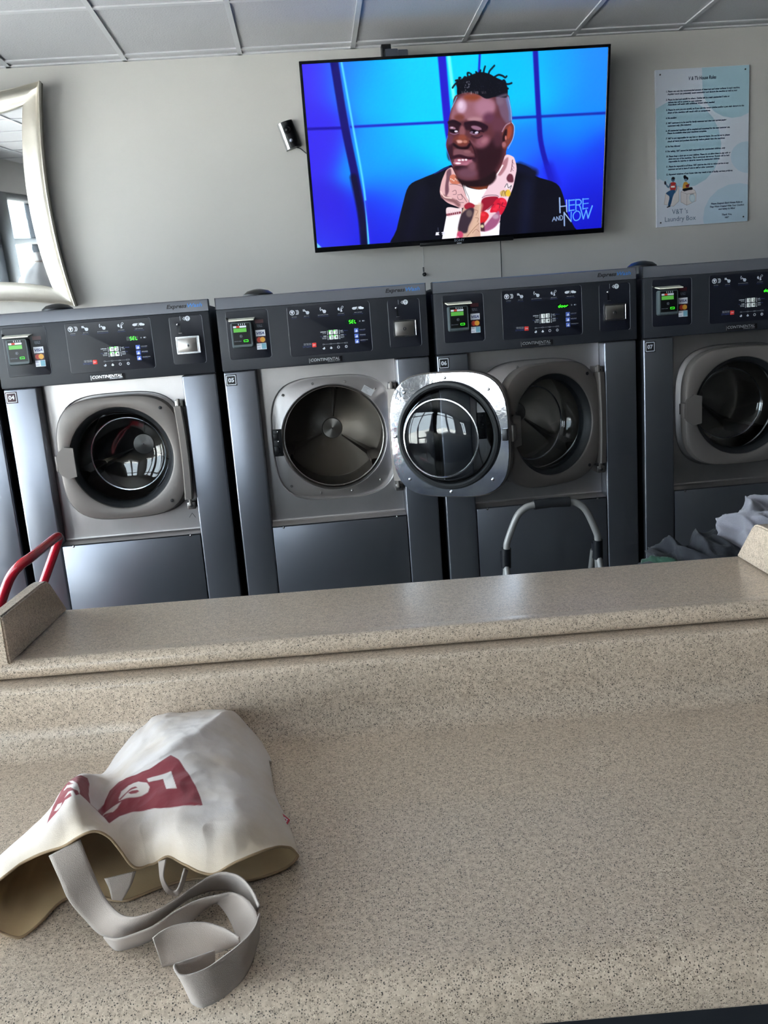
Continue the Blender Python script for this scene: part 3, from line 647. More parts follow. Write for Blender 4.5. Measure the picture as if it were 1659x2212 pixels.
# ------------------------------------------------------------------ flat pictures drawn on a fine grid (screen, printed sign)
def homography(src, dst):
    A = []
    for (x, y), (u, v) in zip(src, dst):
        A += [[x, y, 1, 0, 0, 0, -u * x, -u * y], [0, 0, 0, x, y, 1, -v * x, -v * y]]
    h = np.linalg.solve(np.array(A, float), np.array([c for d in dst for c in d], float))
    return np.append(h, 1).reshape(3, 3)
class Canvas:
    """picture in sRGB; shapes are sketched in the units of frame() and mapped to the picture"""
    def __init__(s, w, h, H):
        s.w, s.h, s.H = w, h, H; s.c = np.zeros((h, w, 3)); s.k = (0, 0, 1.0)
        s.yy, s.xx = np.mgrid[0:h, 0:w].astype(float)
    def frame(s, ox, oy, scale): s.k = (ox, oy, scale)
    def pts(s, P):
        P = np.array(P, float); P = np.stack([s.k[0] + P[:, 0] / s.k[2], s.k[1] + P[:, 1] / s.k[2], np.ones(len(P))])
        q = s.H @ P; return (q[:2] / q[2]).T * np.array([s.w, s.h])
    def unit(s): a = s.pts([(0, 0), (100, 0)]); return np.linalg.norm(a[1] - a[0]) / 100
    def blend(s, a, col, win):
        y0, y1, x0, x1 = win; c = s.c[y0:y1, x0:x1]
        c += a[..., None] * (np.array(col, float) - c)
    def win(s, P, pad):
        x0, y0 = np.floor(P.min(0) - pad).astype(int); x1, y1 = np.ceil(P.max(0) + pad).astype(int) + 1
        return max(y0, 0), min(max(y1, 0), s.h), max(x0, 0), min(max(x1, 0), s.w)
    def dist(s, P, win, closed):
        y0, y1, x0, x1 = win; X = s.xx[y0:y1, x0:x1]; Y = s.yy[y0:y1, x0:x1]; d = np.full(X.shape, 1e9); ins = np.zeros(X.shape, bool)
        n = len(P)
        for i in range(n if closed else n - 1):
            ax, ay = P[i]; bx, by = P[(i + 1) % n]; ex, ey = bx - ax, by - ay; L = ex * ex + ey * ey + 1e-9
            t = np.clip(((X - ax) * ex + (Y - ay) * ey) / L, 0, 1)
            d = np.minimum(d, np.hypot(X - ax - t * ex, Y - ay - t * ey))
            if closed and abs(by - ay) > 1e-9:
                cr = ((ay > Y) != (by > Y)) & (X < ex * (Y - ay) / (by - ay) + ax); ins ^= cr
        return d, ins
    def poly(s, P, col, soft=0, a=1.0, curve=True):
        P = s.pts(P); k = s.unit(); sf = max(soft * k, .6)
        if curve and len(P) > 4:
            Q = np.vstack([P[-1:], P, P[:2]]); o = []
            for i in range(1, len(Q) - 2):
                for t in (0, .25, .5, .75):
                    o.append(.5 * (2 * Q[i] + (Q[i + 1] - Q[i - 1]) * t + (2 * Q[i - 1] - 5 * Q[i] + 4 * Q[i + 1] - Q[i + 2]) * t * t + (3 * Q[i] - Q[i - 1] - 3 * Q[i + 1] + Q[i + 2]) * t ** 3))
            P = np.array(o)
        w = s.win(P, sf + 1)
        if w[1] <= w[0] or w[3] <= w[2]: return
        d, ins = s.dist(P, w, True); sd = np.where(ins, -d, d); al = np.clip(.5 - sd / (2 * sf), 0, 1); al = al * al * (3 - 2 * al)
        s.blend(al * a, col, w)
    def ell(s, cx, cy, rx, ry, col, soft=0, a=1.0, rot=0):
        c, n = math.cos(R(rot)), math.sin(R(rot))
        s.poly([(cx + rx * math.cos(t) * c - ry * math.sin(t) * n, cy + rx * math.cos(t) * n + ry * math.sin(t) * c) for t in np.linspace(0, 2 * math.pi, 20, endpoint=False)], col, soft, a, False)
    def stroke(s, P, wd, col, soft=0, a=1.0, curve=True):
        P = s.pts(P); k = s.unit(); sf = max(soft * k, .55); hw = wd * k / 2
        if curve and len(P) > 2: P = np.array(spline([tuple(p) for p in P], 5))
        w = s.win(P, hw + sf + 1)
        if w[1] <= w[0] or w[3] <= w[2]: return
        d, _ = s.dist(P, w, False); al = np.clip(.5 - (d - hw) / (2 * sf), 0, 1)
        s.blend(al * a, col, w)
    def field(s, items, sigma):
        acc = np.zeros_like(s.c); ws = np.full((s.h, s.w, 1), 1e-12); sg = sigma * s.unit()
        for x, y, col in items:
            p = s.pts([(x, y)])[0]; g = np.exp(-((s.xx - p[0]) ** 2 + (s.yy - p[1]) ** 2) / (2 * sg * sg))[..., None] + 1e-9
            acc += g * np.array(col, float); ws += g
        s.c = acc / ws
    def linear(s):
        c = np.clip(s.c, 0, 255) / 255
        return np.where(c <= .04045, c / 12.92, ((c + .055) / 1.055) ** 2.4)
    def mesh(s, name, w, h):
        """grid in the xz plane, centred on x, base at z = 0"""
        P = np.zeros((s.h, s.w, 3)); P[..., 0] = (s.xx / (s.w - 1) - .5) * w; P[..., 2] = (1 - s.yy / (s.h - 1)) * h
        return grid_mesh(name, P[:, :], None, False, s.linear())

# ------------------------------------------------------------------ television
TVW, TVH = 1.482, .857
tv = thing('television', 'large flat television showing a man in a floral scarf, tilted down on the wall', 'television', (1.1145, 1.45, 1.8125), (R(10.8), 0, 0))
MB().box(-TVW / 2, TVW / 2, .004, .045, 0, TVH, .006, 2).box(-.45, .45, .045, .07, .08, .62, .008).build('housing', 'tv_black', tv)
SW, SH, SB = 1.456, .820, .024
fr = MB()
for q in ((-TVW / 2, TVW / 2, 0, SB), (-TVW / 2, TVW / 2, SB + SH, TVH), (-TVW / 2, -SW / 2, SB, SB + SH), (SW / 2, TVW / 2, SB, SB + SH)): fr.box(q[0], q[1], -.006, .006, q[2], q[3], .0015, 1)
fr.build('bezel', 'tv_black', tv)
MB().box(-.21, .27, -.008, .006, -.006, .012, .003).build('logo_bar', 'black_gloss', tv)
MB().text('SONY', -.035, .0075, .011, .052, -.0088, bold=.02).build('maker_lettering', 'print_grey', tv, smooth=0)
MB().box(-.022, .002, -.0095, -.007, -.004, .001, .001).build('status_light', 'print_white', tv)
C = Canvas(760, 428, homography([(653, 139), (1315, 98), (1297.5, 493.5), (685, 537.5)], [(0, 0), (1, 0), (1, 1), (0, 1)]))
C.frame(580, 60, 2.127)
C.field([(200, 200, (64, 46, 240)), (220, 500, (54, 42, 236)), (280, 900, (46, 32, 222)), (240, 1000, (44, 60, 240)), (370, 200, (30, 130, 255)), (500, 250, (5, 188, 255)), (700, 200, (8, 205, 255)), (600, 600, (0, 196, 255)),
         (480, 600, (18, 150, 255)), (520, 850, (30, 55, 240)), (480, 960, (30, 32, 222)), (620, 720, (20, 110, 255)), (900, 150, (0, 212, 255)), (1100, 200, (0, 190, 255)), (1180, 300, (0, 200, 255)), (1350, 200, (18, 165, 255)),
         (1500, 150, (30, 135, 255)), (1500, 320, (22, 135, 255)), (1400, 480, (12, 145, 252)), (1200, 520, (24, 120, 255)), (1300, 650, (32, 46, 246)), (1480, 600, (22, 46, 232)), (1450, 800, (18, 28, 216)), (1500, 900, (16, 18, 192)), (750, 500, (0, 205, 255))], 85)
C.stroke([(180, 467), (355, 460)], 12, (26, 12, 168), 4); C.stroke([(380, 456), (820, 432)], 11, (28, 30, 196), 4); C.stroke([(1110, 413), (1560, 387)], 12, (18, 40, 176), 4)
C.stroke([(302, 150), (350, 450), (400, 700), (428, 880), (440, 1020)], 38, (16, 8, 112), 4); C.stroke([(390, 690), (425, 860), (440, 1020)], 34, (8, 4, 52), 8)
C.stroke([(335, 150), (387, 450), (438, 750), (458, 1010)], 9, (90, 215, 255), 4); C.stroke([(445, 800), (470, 1010)], 8, (40, 40, 230), 4)
C.stroke([(795, 120), (822, 440), (850, 600)], 38, (32, 24, 205), 4); C.stroke([(827, 120), (850, 320)], 16, (110, 250, 255), 5)
C.stroke([(971, 110), (966, 200)], 10, (24, 36, 205), 3); C.stroke([(1226, 95), (1240, 400), (1252, 540), (1295, 700)], 25, (24, 22, 172), 4); C.stroke([(1285, 640), (1310, 720)], 40, (24, 26, 200), 20)
C.poly([(205, 975), (250, 1020), (205, 1030)], (110, 200, 255), 4, 1, False)
JK = (9, 9, 22)
C.poly([(565, 1020), (585, 930), (612, 820), (642, 728), (705, 692), (762, 668), (825, 635), (960, 600), (1130, 620), (1200, 645), (1225, 682), (1318, 715), (1350, 772), (1368, 850), (1402, 920), (1430, 960), (1300, 1010), (800, 1040)], JK, 2)
C.stroke([(760, 672), (825, 640)], 4, (40, 40, 160), 3); C.stroke([(1150, 640), (1215, 668)], 40, (14, 16, 40), 12); C.stroke([(1190, 720), (1170, 950)], 60, (15, 18, 42), 25); C.stroke([(700, 760), (640, 950)], 60, (12, 12, 32), 25)
C.frame(920, 340, 7.541)
C.poly([(480, -60), (560, 400), (700, 490), (850, 540), (970, 520), (1030, 430), (1130, 250), (1280, 0), (1300, -80)], (122, 58, 36), 6, 1, False)
C.poly([(500, 100), (560, 390), (700, 430), (900, 370), (1100, 190), (1200, 0)], (42, 16, 22), 40)
C.poly([(590, 428), (650, 482), (750, 515), (860, 530), (985, 522), (930, 640), (880, 785), (700, 780), (640, 620)], (246, 244, 248), 3)
C.poly([(320, 960), (560, 930), (520, 1400), (235, 1400)], (250, 248, 252), 4, 1, False); C.poly([(860, 1180), (1100, 1140), (1190, 1060), (1165, 1400), (870, 1400)], (244, 240, 252), 4, 1, False)
C.poly([(330, 205), (405, 165), (435, 205), (480, 300), (555, 410), (600, 520), (645, 640), (700, 745), (640, 800), (560, 835), (470, 800), (340, 745), (250, 660), (215, 560), (240, 410), (285, 290)], (226, 180, 184), 4)
C.poly([(330, 230), (390, 190), (400, 300), (360, 420), (360, 560), (310, 640), (300, 500), (320, 350)], (118, 78, 92), 14); C.poly([(385, 300), (470, 290), (550, 420), (440, 440), (380, 400)], (206, 120, 96), 8)
for k in range(7): C.ell(395 + 24 * k, 355 + 14 * (k % 3), 9, 11, (245, 220, 210), 3)
C.stroke([(380, 440), (480, 445), (590, 480)], 8, (120, 80, 84), 3); C.stroke([(260, 640), (360, 690), (450, 720), (520, 780)], 60, (140, 96, 100), 16); C.stroke([(230, 560), (290, 650), (400, 670)], 18, (250, 214, 208), 6)
for P in ([(420, 560), (470, 540), (480, 600), (430, 610)], [(500, 620), (560, 610), (580, 680), (520, 690), (500, 640)], [(560, 600), (620, 680), (650, 730)], [(480, 700), (540, 740), (600, 740)]): C.stroke(P, 6, (84, 52, 66), 2)
C.stroke([(600, 430), (640, 560), (685, 660), (690, 740)], 6, (60, 50, 60), 2); C.stroke([(625, 450), (660, 560)], 20, (250, 246, 250), 3)
C.poly([(315, 845), (380, 818), (500, 835), (570, 835), (550, 940), (440, 955), (335, 978)], (240, 218, 222), 3)
C.stroke([(335, 940), (430, 925), (540, 905)], 34, (120, 40, 58), 6)
for k in range(6): C.stroke([(350 + 34 * k, 880), (345 + 34 * k, 935)], 9, (225, 195, 205), 3)
C.poly([(1290, -40), (1400, -20), (1440, 40), (1466, 180), (1442, 320), (1402, 500), (1335, 660), (1292, 780), (1205, 950), (1182, 1060), (1080, 1170), (960, 1216), (868, 1200), (862, 1000), (880, 780), (890, 680), (980, 520), (1040, 390), (1130, 260), (1215, 110)], (236, 202, 214), 4)
C.poly([(1150, 240), (1250, 60), (1330, 0), (1300, 160), (1200, 300)], (176, 120, 132), 16); C.stroke([(1240, 130), (1180, 230), (1070, 390)], 22, (250, 236, 240), 4); C.stroke([(1200, 150), (1130, 270), (1040, 420)], 10, (140, 50, 60), 3)
C.poly([(1340, 270), (1400, 290), (1410, 400), (1330, 400), (1300, 340)], (104, 50, 66), 10); C.stroke([(1400, 40), (1385, 180), (1370, 230)], 12, (120, 70, 80), 4)
for k in range(8): C.ell(1395 + 12 * (k % 3), 60 + 22 * k, 7, 6, (100, 60, 80), 2)
C.poly([(1300, 420), (1400, 450), (1390, 530), (1270, 500)], (240, 225, 232), 4); C.stroke([(1270, 490), (1310, 430), (1330, 500), (1380, 460), (1360, 520)], 9, (40, 30, 50), 2)
C.ell(1250, 590, 58, 52, (206, 176, 104), 8); C.ell(1325, 585, 42, 58, (232, 190, 60), 8); C.stroke([(1210, 640), (1250, 540), (1290, 640)], 8, (130, 90, 50), 2); C.stroke([(1300, 540), (1270, 600)], 8, (120, 86, 40), 3)
C.poly([(880, 780), (900, 695), (960, 655), (1080, 640), (1160, 652), (1150, 720), (1060, 790), (970, 860), (880, 900)], (150, 24, 48), 8); C.stroke([(900, 660), (980, 625), (1120, 620), (1170, 640)], 8, (90, 60, 84), 3)
C.poly([(1130, 690), (1230, 662), (1300, 720), (1290, 800), (1210, 940), (1120, 900), (1030, 900), (1060, 800)], (214, 26, 56), 8); C.poly([(868, 920), (950, 890), (1010, 960), (930, 1080), (866, 1110)], (214, 34, 44), 8)
for x, y, r in ((1240, 710, 50), (1160, 810, 48), (1110, 850, 40), (1250, 800, 30), (920, 940, 36)): C.ell(x, y, r, r * .7, (238, 52, 74), 14, .8)
for P in ([(1150, 760), (1190, 770), (1180, 830)], [(1240, 740), (1220, 790), (1270, 810)], [(990, 860), (1040, 820), (1090, 770)]): C.stroke(P, 10, (100, 20, 40), 5)
C.poly([(935, 1130), (1040, 1000), (1100, 940), (1170, 880), (1190, 1000), (1110, 1140), (960, 1212), (880, 1190)], (160, 88, 128), 14); C.ell(1120, 970, 50, 40, (190, 150, 175), 20); C.poly([(870, 1080), (930, 1060), (940, 1210), (870, 1210)], (70, 40, 50), 16); C.ell(900, 1130, 26, 26, (214, 200, 160), 8)
C.poly([(690, 740), (770, 775), (885, 780), (868, 1000), (872, 1400), (470, 1400), (500, 1180), (548, 980), (600, 820)], (206, 168, 150), 4, 1, False)
C.poly([(610, 790), (690, 740), (780, 785), (740, 840), (640, 850)], (160, 36, 56), 10); C.poly([(590, 900), (700, 830), (770, 850), (740, 1000), (680, 1130), (640, 1240), (510, 1200), (540, 1000)], (58, 44, 56), 16); C.ell(690, 920, 50, 60, (110, 92, 92), 20)
C.ell(540, 1270, 50, 60, (200, 70, 110), 16); C.ell(500, 1330, 30, 40, (240, 150, 180), 10); C.stroke([(870, 790), (800, 1050), (700, 1330)], 90, (222, 186, 162), 20, .7); C.stroke([(850, 1080), (760, 1170), (650, 1300)], 8, (150, 104, 84), 3)
for P in ([(780, 860), (830, 880), (800, 950)], [(790, 990), (840, 1000), (820, 1060)], [(740, 1240), (800, 1180), (850, 1220)]): C.stroke(P, 6, (140, 90, 80), 2)
C.stroke([(868, 800), (860, 1000), (868, 1200), (880, 1320)], 8, (240, 214, 204), 2); C.stroke([(182, 1155), (185, 1210)], 8, (90, 96, 120), 2); C.poly([(140, 1280), (150, 1230), (205, 1225), (190, 1250), (205, 1275)], (232, 232, 242), 3, 1, False); C.poly([(232, 1235), (280, 1215), (300, 1265), (240, 1270), (260, 1250)], (226, 226, 240), 3, 1, False)
C.frame(940, 130, 8.195)
C.poly([(392, 590), (300, 800), (252, 960), (226, 1100), (222, 1250), (198, 1400), (182, 1520), (214, 1650), (258, 1800), (312, 1930), (355, 2030), (430, 2130), (540, 2190), (720, 2205), (900, 2150), (1060, 2030), (1160, 1860), (1232, 1660), (1262, 1540), (1300, 1300), (1345, 1080), (1342, 950), (1305, 760), (1270, 590), (900, 540)], (92, 48, 56), 5)
C.poly([(370, 700), (540, 610), (760, 610), (1000, 690), (1050, 810), (980, 980), (830, 1090), (640, 1030), (450, 1060), (270, 1040), (300, 850)], (150, 98, 112), 40); C.ell(650, 650, 150, 60, (138, 66, 44), 50); C.ell(880, 830, 180, 150, (176, 124, 148), 80, .8)
C.ell(460, 810, 90, 120, (206, 170, 196), 40); C.ell(450, 790, 40, 60, (226, 200, 222), 25); C.ell(420, 1010, 90, 60, (120, 62, 56), 40); C.ell(950, 1020, 110, 100, (98, 54, 78), 60); C.ell(690, 1040, 130, 40, (176, 130, 140), 30)
C.poly([(1080, 640), (1265, 590), (1320, 800), (1340, 950), (1335, 1080), (1240, 1110), (1160, 980), (1110, 800)], (112, 84, 108), 30); C.stroke([(1275, 680), (1320, 900), (1325, 1040)], 44, (100, 122, 178), 24); C.ell(1110, 1150, 120, 140, (98, 54, 70), 60); C.ell(1140, 720, 60, 70, (122, 98, 120), 40)
C.poly([(700, 1560), (880, 1480), (1080, 1380), (1190, 1560), (1130, 1820), (960, 2060), (780, 2130), (730, 1850)], (44, 17, 26), 60); C.ell(1100, 1400, 80, 140, (76, 38, 52), 60); C.ell(830, 1440, 140, 100, (138, 84, 100), 55, 1, -35); C.ell(860, 1420, 60, 40, (168, 112, 124), 35, .8, -40)
C.ell(262, 1420, 60, 90, (100, 54, 74), 30); C.ell(250, 1640, 50, 140, (58, 24, 40), 30)
C.poly([(235, 1120), (300, 1070), (400, 1095), (440, 1150), (560, 1130), (680, 1080), (820, 1110), (920, 1190), (860, 1260), (600, 1240), (520, 1230), (420, 1260), (300, 1290), (240, 1230)], (44, 17, 30), 26)
C.stroke([(236, 1100), (320, 1078), (430, 1130)], 50, (34, 12, 26), 10); C.stroke([(530, 1120), (670, 1100), (800, 1130), (900, 1180)], 58, (38, 14, 30), 12)
C.ell(300, 1200, 55, 28, (152, 112, 132), 12, 1, 10); C.ell(312, 1250, 72, 30, (20, 8, 22), 8, 1, 8); C.ell(362, 1258, 30, 17, (226, 218, 236), 5); C.ell(290, 1190, 22, 12, (200, 178, 200), 6); C.stroke([(260, 1290), (330, 1310), (400, 1290)], 14, (130, 96, 130), 5)
C.ell(720, 1195, 95, 36, (146, 104, 128), 14, 1, 14); C.ell(695, 1262, 90, 30, (18, 8, 22), 8, 1, 8); C.ell(724, 1278, 34, 20, (206, 196, 220), 5, 1, -20); C.ell(640, 1268, 26, 14, (120, 104, 130), 6); C.stroke([(610, 1285), (680, 1312), (740, 1300)], 16, (140, 108, 140), 6); C.stroke([(780, 1240), (850, 1265)], 18, (34, 14, 28), 6)
C.stroke([(640, 1345), (740, 1372), (820, 1335)], 24, (56, 26, 40), 12); C.stroke([(590, 1400), (680, 1480), (760, 1520)], 30, (118, 72, 84), 20)
C.ell(470, 1260, 55, 110, (136, 84, 92), 28); C.ell(455, 1420, 150, 100, (118, 58, 50), 34); C.ell(470, 1370, 70, 50, (140, 70, 54), 24); C.ell(415, 1440, 60, 30, (214, 160, 152), 18); C.ell(520, 1440, 40, 26, (178, 116, 100), 14); C.ell(340, 1460, 40, 40, (96, 46, 46), 20)
C.stroke([(318, 1490), (400, 1545), (470, 1560), (560, 1545), (600, 1490)], 46, (28, 9, 18), 14); C.stroke([(600, 1430), (680, 1590), (715, 1740)], 20, (46, 18, 28), 10); C.stroke([(290, 1500), (270, 1620), (280, 1720)], 40, (52, 20, 34), 22)
C.poly([(330, 1580), (440, 1580), (570, 1600), (680, 1680), (560, 1700), (420, 1690), (320, 1690)], (122, 78, 88), 20); C.ell(560, 1620, 60, 30, (140, 92, 100), 20)
C.stroke([(298, 1725), (420, 1695), (560, 1735), (700, 1750)], 50, (50, 18, 34), 10); C.poly([(330, 1758), (460, 1745), (600, 1762), (660, 1775), (560, 1830), (400, 1830), (340, 1800)], (162, 92, 114), 8)
for x, r in ((415, 30), (478, 24), (535, 22)): C.ell(x, 1772 - (x - 415) * .06, r, 18, (240, 226, 234), 6)
C.stroke([(335, 1820), (420, 1850), (540, 1838), (640, 1785)], 50, (176, 110, 130), 12); C.ell(395, 1826, 52, 17, (250, 228, 238), 8); C.stroke([(660, 1770), (700, 1790), (720, 1760)], 40, (60, 28, 40), 16)
C.ell(440, 1910, 120, 46, (44, 16, 28), 24); C.ell(560, 2000, 170, 100, (108, 68, 84), 60); C.ell(640, 1880, 60, 80, (122, 78, 92), 40); C.poly([(350, 2060), (430, 2110), (560, 2140), (740, 2120), (900, 2060), (1040, 1960), (1060, 2100), (900, 2230), (500, 2230)], (32, 11, 18), 26)
C.poly([(1300, 1096), (1362, 1110), (1386, 1200), (1362, 1380), (1294, 1500), (1232, 1562), (1178, 1545), (1190, 1400), (1178, 1290), (1220, 1180)], (118, 58, 54), 6); C.ell(1300, 1270, 44, 120, (160, 72, 52), 20, 1, 10); C.ell(1222, 1330, 34, 120, (38, 14, 20), 18, 1, 14); C.ell(1240, 1370, 16, 40, (200, 120, 110), 10); C.ell(1208, 1490, 36, 48, (158, 100, 106), 16); C.stroke([(1178, 1260), (1240, 1150), (1320, 1100)], 18, (168, 132, 152), 6)
C.stroke([(1285, 640), (1330, 850), (1347, 1060)], 9, (150, 185, 250), 4); C.stroke([(1345, 1085), (1394, 1180), (1372, 1370), (1280, 1560)], 10, (170, 195, 255), 4); C.stroke([(378, 640), (290, 830)], 9, (120, 200, 255), 4); C.stroke([(215, 1340), (178, 1500), (238, 1720), (290, 1870)], 9, (70, 130, 255), 5)
HR = (6, 6, 18)
C.poly([(388, 600), (380, 480), (366, 390), (430, 335), (540, 285), (690, 225), (800, 195), (950, 225), (1060, 285), (1195, 350), (1258, 420), (1282, 520), (1262, 640), (1180, 650), (1050, 640), (900, 672), (760, 600), (600, 560), (480, 575)], HR, 10)
for P in ([(390, 370), (330, 440), (305, 478)], [(360, 350), (400, 340)], [(575, 270), (570, 215), (600, 212)], [(740, 220), (720, 195)], [(850, 240), (862, 160), (882, 95)], [(940, 240), (960, 180), (1010, 120), (1046, 80)], [(1050, 280), (1120, 245), (1190, 262), (1235, 292), (1262, 270)], [(1210, 400), (1290, 410), (1350, 390)], [(430, 335), (420, 300), (445, 300)], [(500, 310), (520, 285), (545, 295)], [(1180, 360), (1215, 340), (1240, 380)], [(1250, 480), (1285, 490)], [(640, 250), (625, 225)], [(790, 200), (800, 165)]): C.stroke(P, 30, HR, 7)
rs = np.random.RandomState(4)
for k in range(60):
    x, y = rs.uniform(420, 1180), rs.uniform(260, 560)
    C.stroke([(x, y), (x + rs.uniform(-16, 16), y + rs.uniform(6, 22))], 6, (70, 74, 100), 4, .45)
for k in range(26):
    x = rs.uniform(440, 900); C.stroke([(x, 590 - abs(x - 600) * .05), (x + rs.uniform(-10, 10), 545)], 7, (150, 140, 150), 4, .5)
for k in range(14):
    x = 560 + rs.uniform(-40, 60); C.ell(x, rs.uniform(360, 560), 7, 12, (150, 150, 165), 5, .6)
C.stroke([(1100, 650), (1180, 620), (1250, 600)], 40, (120, 104, 124), 22, .8)
# programme title in the corner of the picture
C.frame(1180, 400, 11.85); T1, T2 = (150, 178, 226), (92, 172, 255)
for P, w, cl in (([(318, 330), (328, 710)], 34, T1), ([(495, 385), (500, 685)], 30, T1), ([(330, 555), (495, 535)], 26, T1), ([(560, 385), (560, 670)], 32, T2), ([(550, 395), (700, 380)], 26, T2), ([(560, 520), (700, 505)], 24, T2), ([(555, 660), (690, 640)], 26, T2),
                 ([(735, 370), (735, 645)], 26, T2), ([(735, 380), (820, 372), (870, 410), (865, 470), (820, 505), (745, 512)], 26, T2), ([(820, 510), (850, 570), (925, 870)], 28, T2), ([(920, 350), (915, 620)], 26, T2), ([(910, 362), (1060, 350)], 22, T2), ([(925, 480), (1055, 465)], 20, T2), ([(915, 610), (1040, 590)], 22, T2),
                 ([(433, 705), (438, 1045)], 32, T1), ([(435, 712), (605, 935)], 28, T1), ([(615, 690), (608, 940)], 24, T2), ([(755, 665), (690, 720), (662, 800), (690, 890), (745, 912), (820, 870), (850, 780), (820, 690), (755, 665)], 24, T2), ([(925, 870), (1000, 640)], 26, T2), ([(1000, 640), (1045, 850)], 26, T2), ([(1045, 850), (1155, 535)], 32, T2),
                 ([(128, 935), (175, 825), (215, 920)], 16, T1), ([(150, 890), (205, 882)], 12, T1), ([(235, 920), (240, 815), (300, 905), (305, 800)], 16, T1), ([(335, 905), (330, 795), (375, 795), (395, 840), (375, 890), (335, 905)], 16, T1)):
    C.stroke(P, w, cl, 4, 1, len(P) > 5)
put('screen', C.mesh('screen', SW, SH), 'tv_picture', tv, (0, -.001, SB))
# wall mount
mt = thing('tv_mount', 'grey metal television wall mount showing above the screen', 'mount', (.84, 1.62, 2.0))
MB().box(.1, .5, -.02, -.002, -.05, .55, .003).box(.2, .4, -.168, -.02, .10, .17, .003).build('wall_plate', 'mount_grey', mt)
MB().box(-.045, .02, -.16, -.10, .66, .738, .006).box(.02, .07, -.15, -.11, .655, .735, .006).box(-.05, -.035, -.12, -.06, .55, .715, .003).build('bracket', 'mount_grey', mt)
MB().box(-.058, -.049, -.17, -.09, .6, .745, .002).box(-.058, -.01, -.13, -.09, .74, .768, .003).box(-.05, .36, -.075, -.055, .4, .72, .003).box(-.05, .3, -.09, -.002, .3, .34, .003).build('arm', 'black_plastic', mt)
MB().lathe([(.016, -.175), (.016, -.162), (.02, -.16), (.001, -.159)], .012, .672, 16).build('knob', 'black_plastic', mt)
# cords hanging below the set
c1 = thing('hanging_cord', 'thin pale cord with a black plug end hanging below the television', 'cord', (.935, 1.60, 1.67))
MB().tube([(.003, 0, .24), (.004, 0, .1), (0, 0, .04)], .0022, 6).build('cord', 'tube_grey', c1)
MB().tube([(0, 0, .045), (0, 0, .02)], .004, 8).lathe([(.002, -.006), (.011, -.004), (.012, .004), (.002, .006)], .003, .008, 6).build('plug', 'black_plastic', c1)
c2 = tag(MB().tube([(0, 0, -.4), (.001, 0, .0), (.004, 0, .22)], .0024, 6).build('power_cord', 'rubber', None, (1.349, 1.605, 1.62)), 'thin dark cord running straight down from the television behind washer 06', 'cord')
# ------------------------------------------------------------------ wall camera by the television
wc = thing('wall_camera', 'small black and silver camera box with a dome lens on the wall beside the television', 'camera', (.2975, 1.618, 2.4025), (0, R(-16), 0))
def halfcyl(a0, a1, r, z0, z1, flat=True):
    A = [(r * math.cos(R(a)), -.012 - r * .75 * math.sin(R(a))) for a in np.linspace(a0, a1, 14)]
    if flat: A = [(A[0][0], 0)] + A + [(A[-1][0], 0)]
    return MB().loft([[(x, y, z) for x, y in A] for z in (z0, z1)], True, True)
halfcyl(0, 180, .040, -.065, .065).build('body', 'black_gloss', wc)
halfcyl(122, 176, .0412, -.064, .064, False).build('silver_strip', 'chrome_small', wc)
MB().lathe([(.0175, -.035), (.0175, -.045), (.015, -.049), (.002, -.05)], -.002, .022, 20).sphere((-.002, -.05, .022), .0125).build('lens', 'black_gloss', wc)
MB().lathe([(.011, -.035), (.011, -.044), (.001, -.045)], -.002, -.03, 16).build('sensor_ring', 'rubber', wc)
MB().sphere((-.002, -.045, -.03), .0085).build('sensor_dome', 'print_grey', wc)
MB().tube(spline([(.012, -.01, -.063), (.03, -.006, -.075), (.05, -.006, -.105), (.075, -.01, -.13), (.11, -.02, -.15)], 6), .0026, 6).build('cord', 'rubber', wc)

# ------------------------------------------------------------------ mirror
mr = thing('wall_mirror', 'mirror with a wide curved champagne-silver frame hung on the wall', 'mirror', (-1.312, 1.59, 2.172), (R(3.0), 0, 0))
OA, OB, SAG, IA, IB, ISAG = .448, .527, .05, .340, .425, .048
def side_pts(a, b, sag, n=26):
    o = []
    for k in range(n): t = -1 + 2 * k / n; o.append((a - sag * (1 - t * t), t * b))
    for k in range(n): t = 1 - 2 * k / n; o.append((t * a, b - sag * (1 - t * t)))
    for k in range(n): t = 1 - 2 * k / n; o.append((-a + sag * (1 - t * t), t * b))
    for k in range(n): t = -1 + 2 * k / n; o.append((t * a, -b + sag * (1 - t * t)))
    return o
OUT, INN = side_pts(OA, OB, SAG), side_pts(IA, IB, ISAG)
def mix_ring(f, d): return [(p[0] + (q[0] - p[0]) * f, -d, p[1] + (q[1] - p[1]) * f) for p, q in zip(OUT, INN)]
MB().loft([mix_ring(f, d) for f, d in ((0, .03), (0, .060), (.015, .0635), (.05, .062), (.10, .054), (.18, .043), (.3, .036), (.5, .032), (.75, .030), (.94, .0295), (1.0, .027), (1.0, .016))]).build('frame', 'champagne', mr, smooth=28)
MB().loft([mix_ring(f, d) for f, d in ((.02, 0), (.02, .03), (0, .03))]).build('frame_edge', 'frame_side', mr)
MB().poly(side_pts(IA + .004, IB + .004, ISAG, 26), -.018).build('mirror_glass', 'mirror_silver', mr, smooth=0)

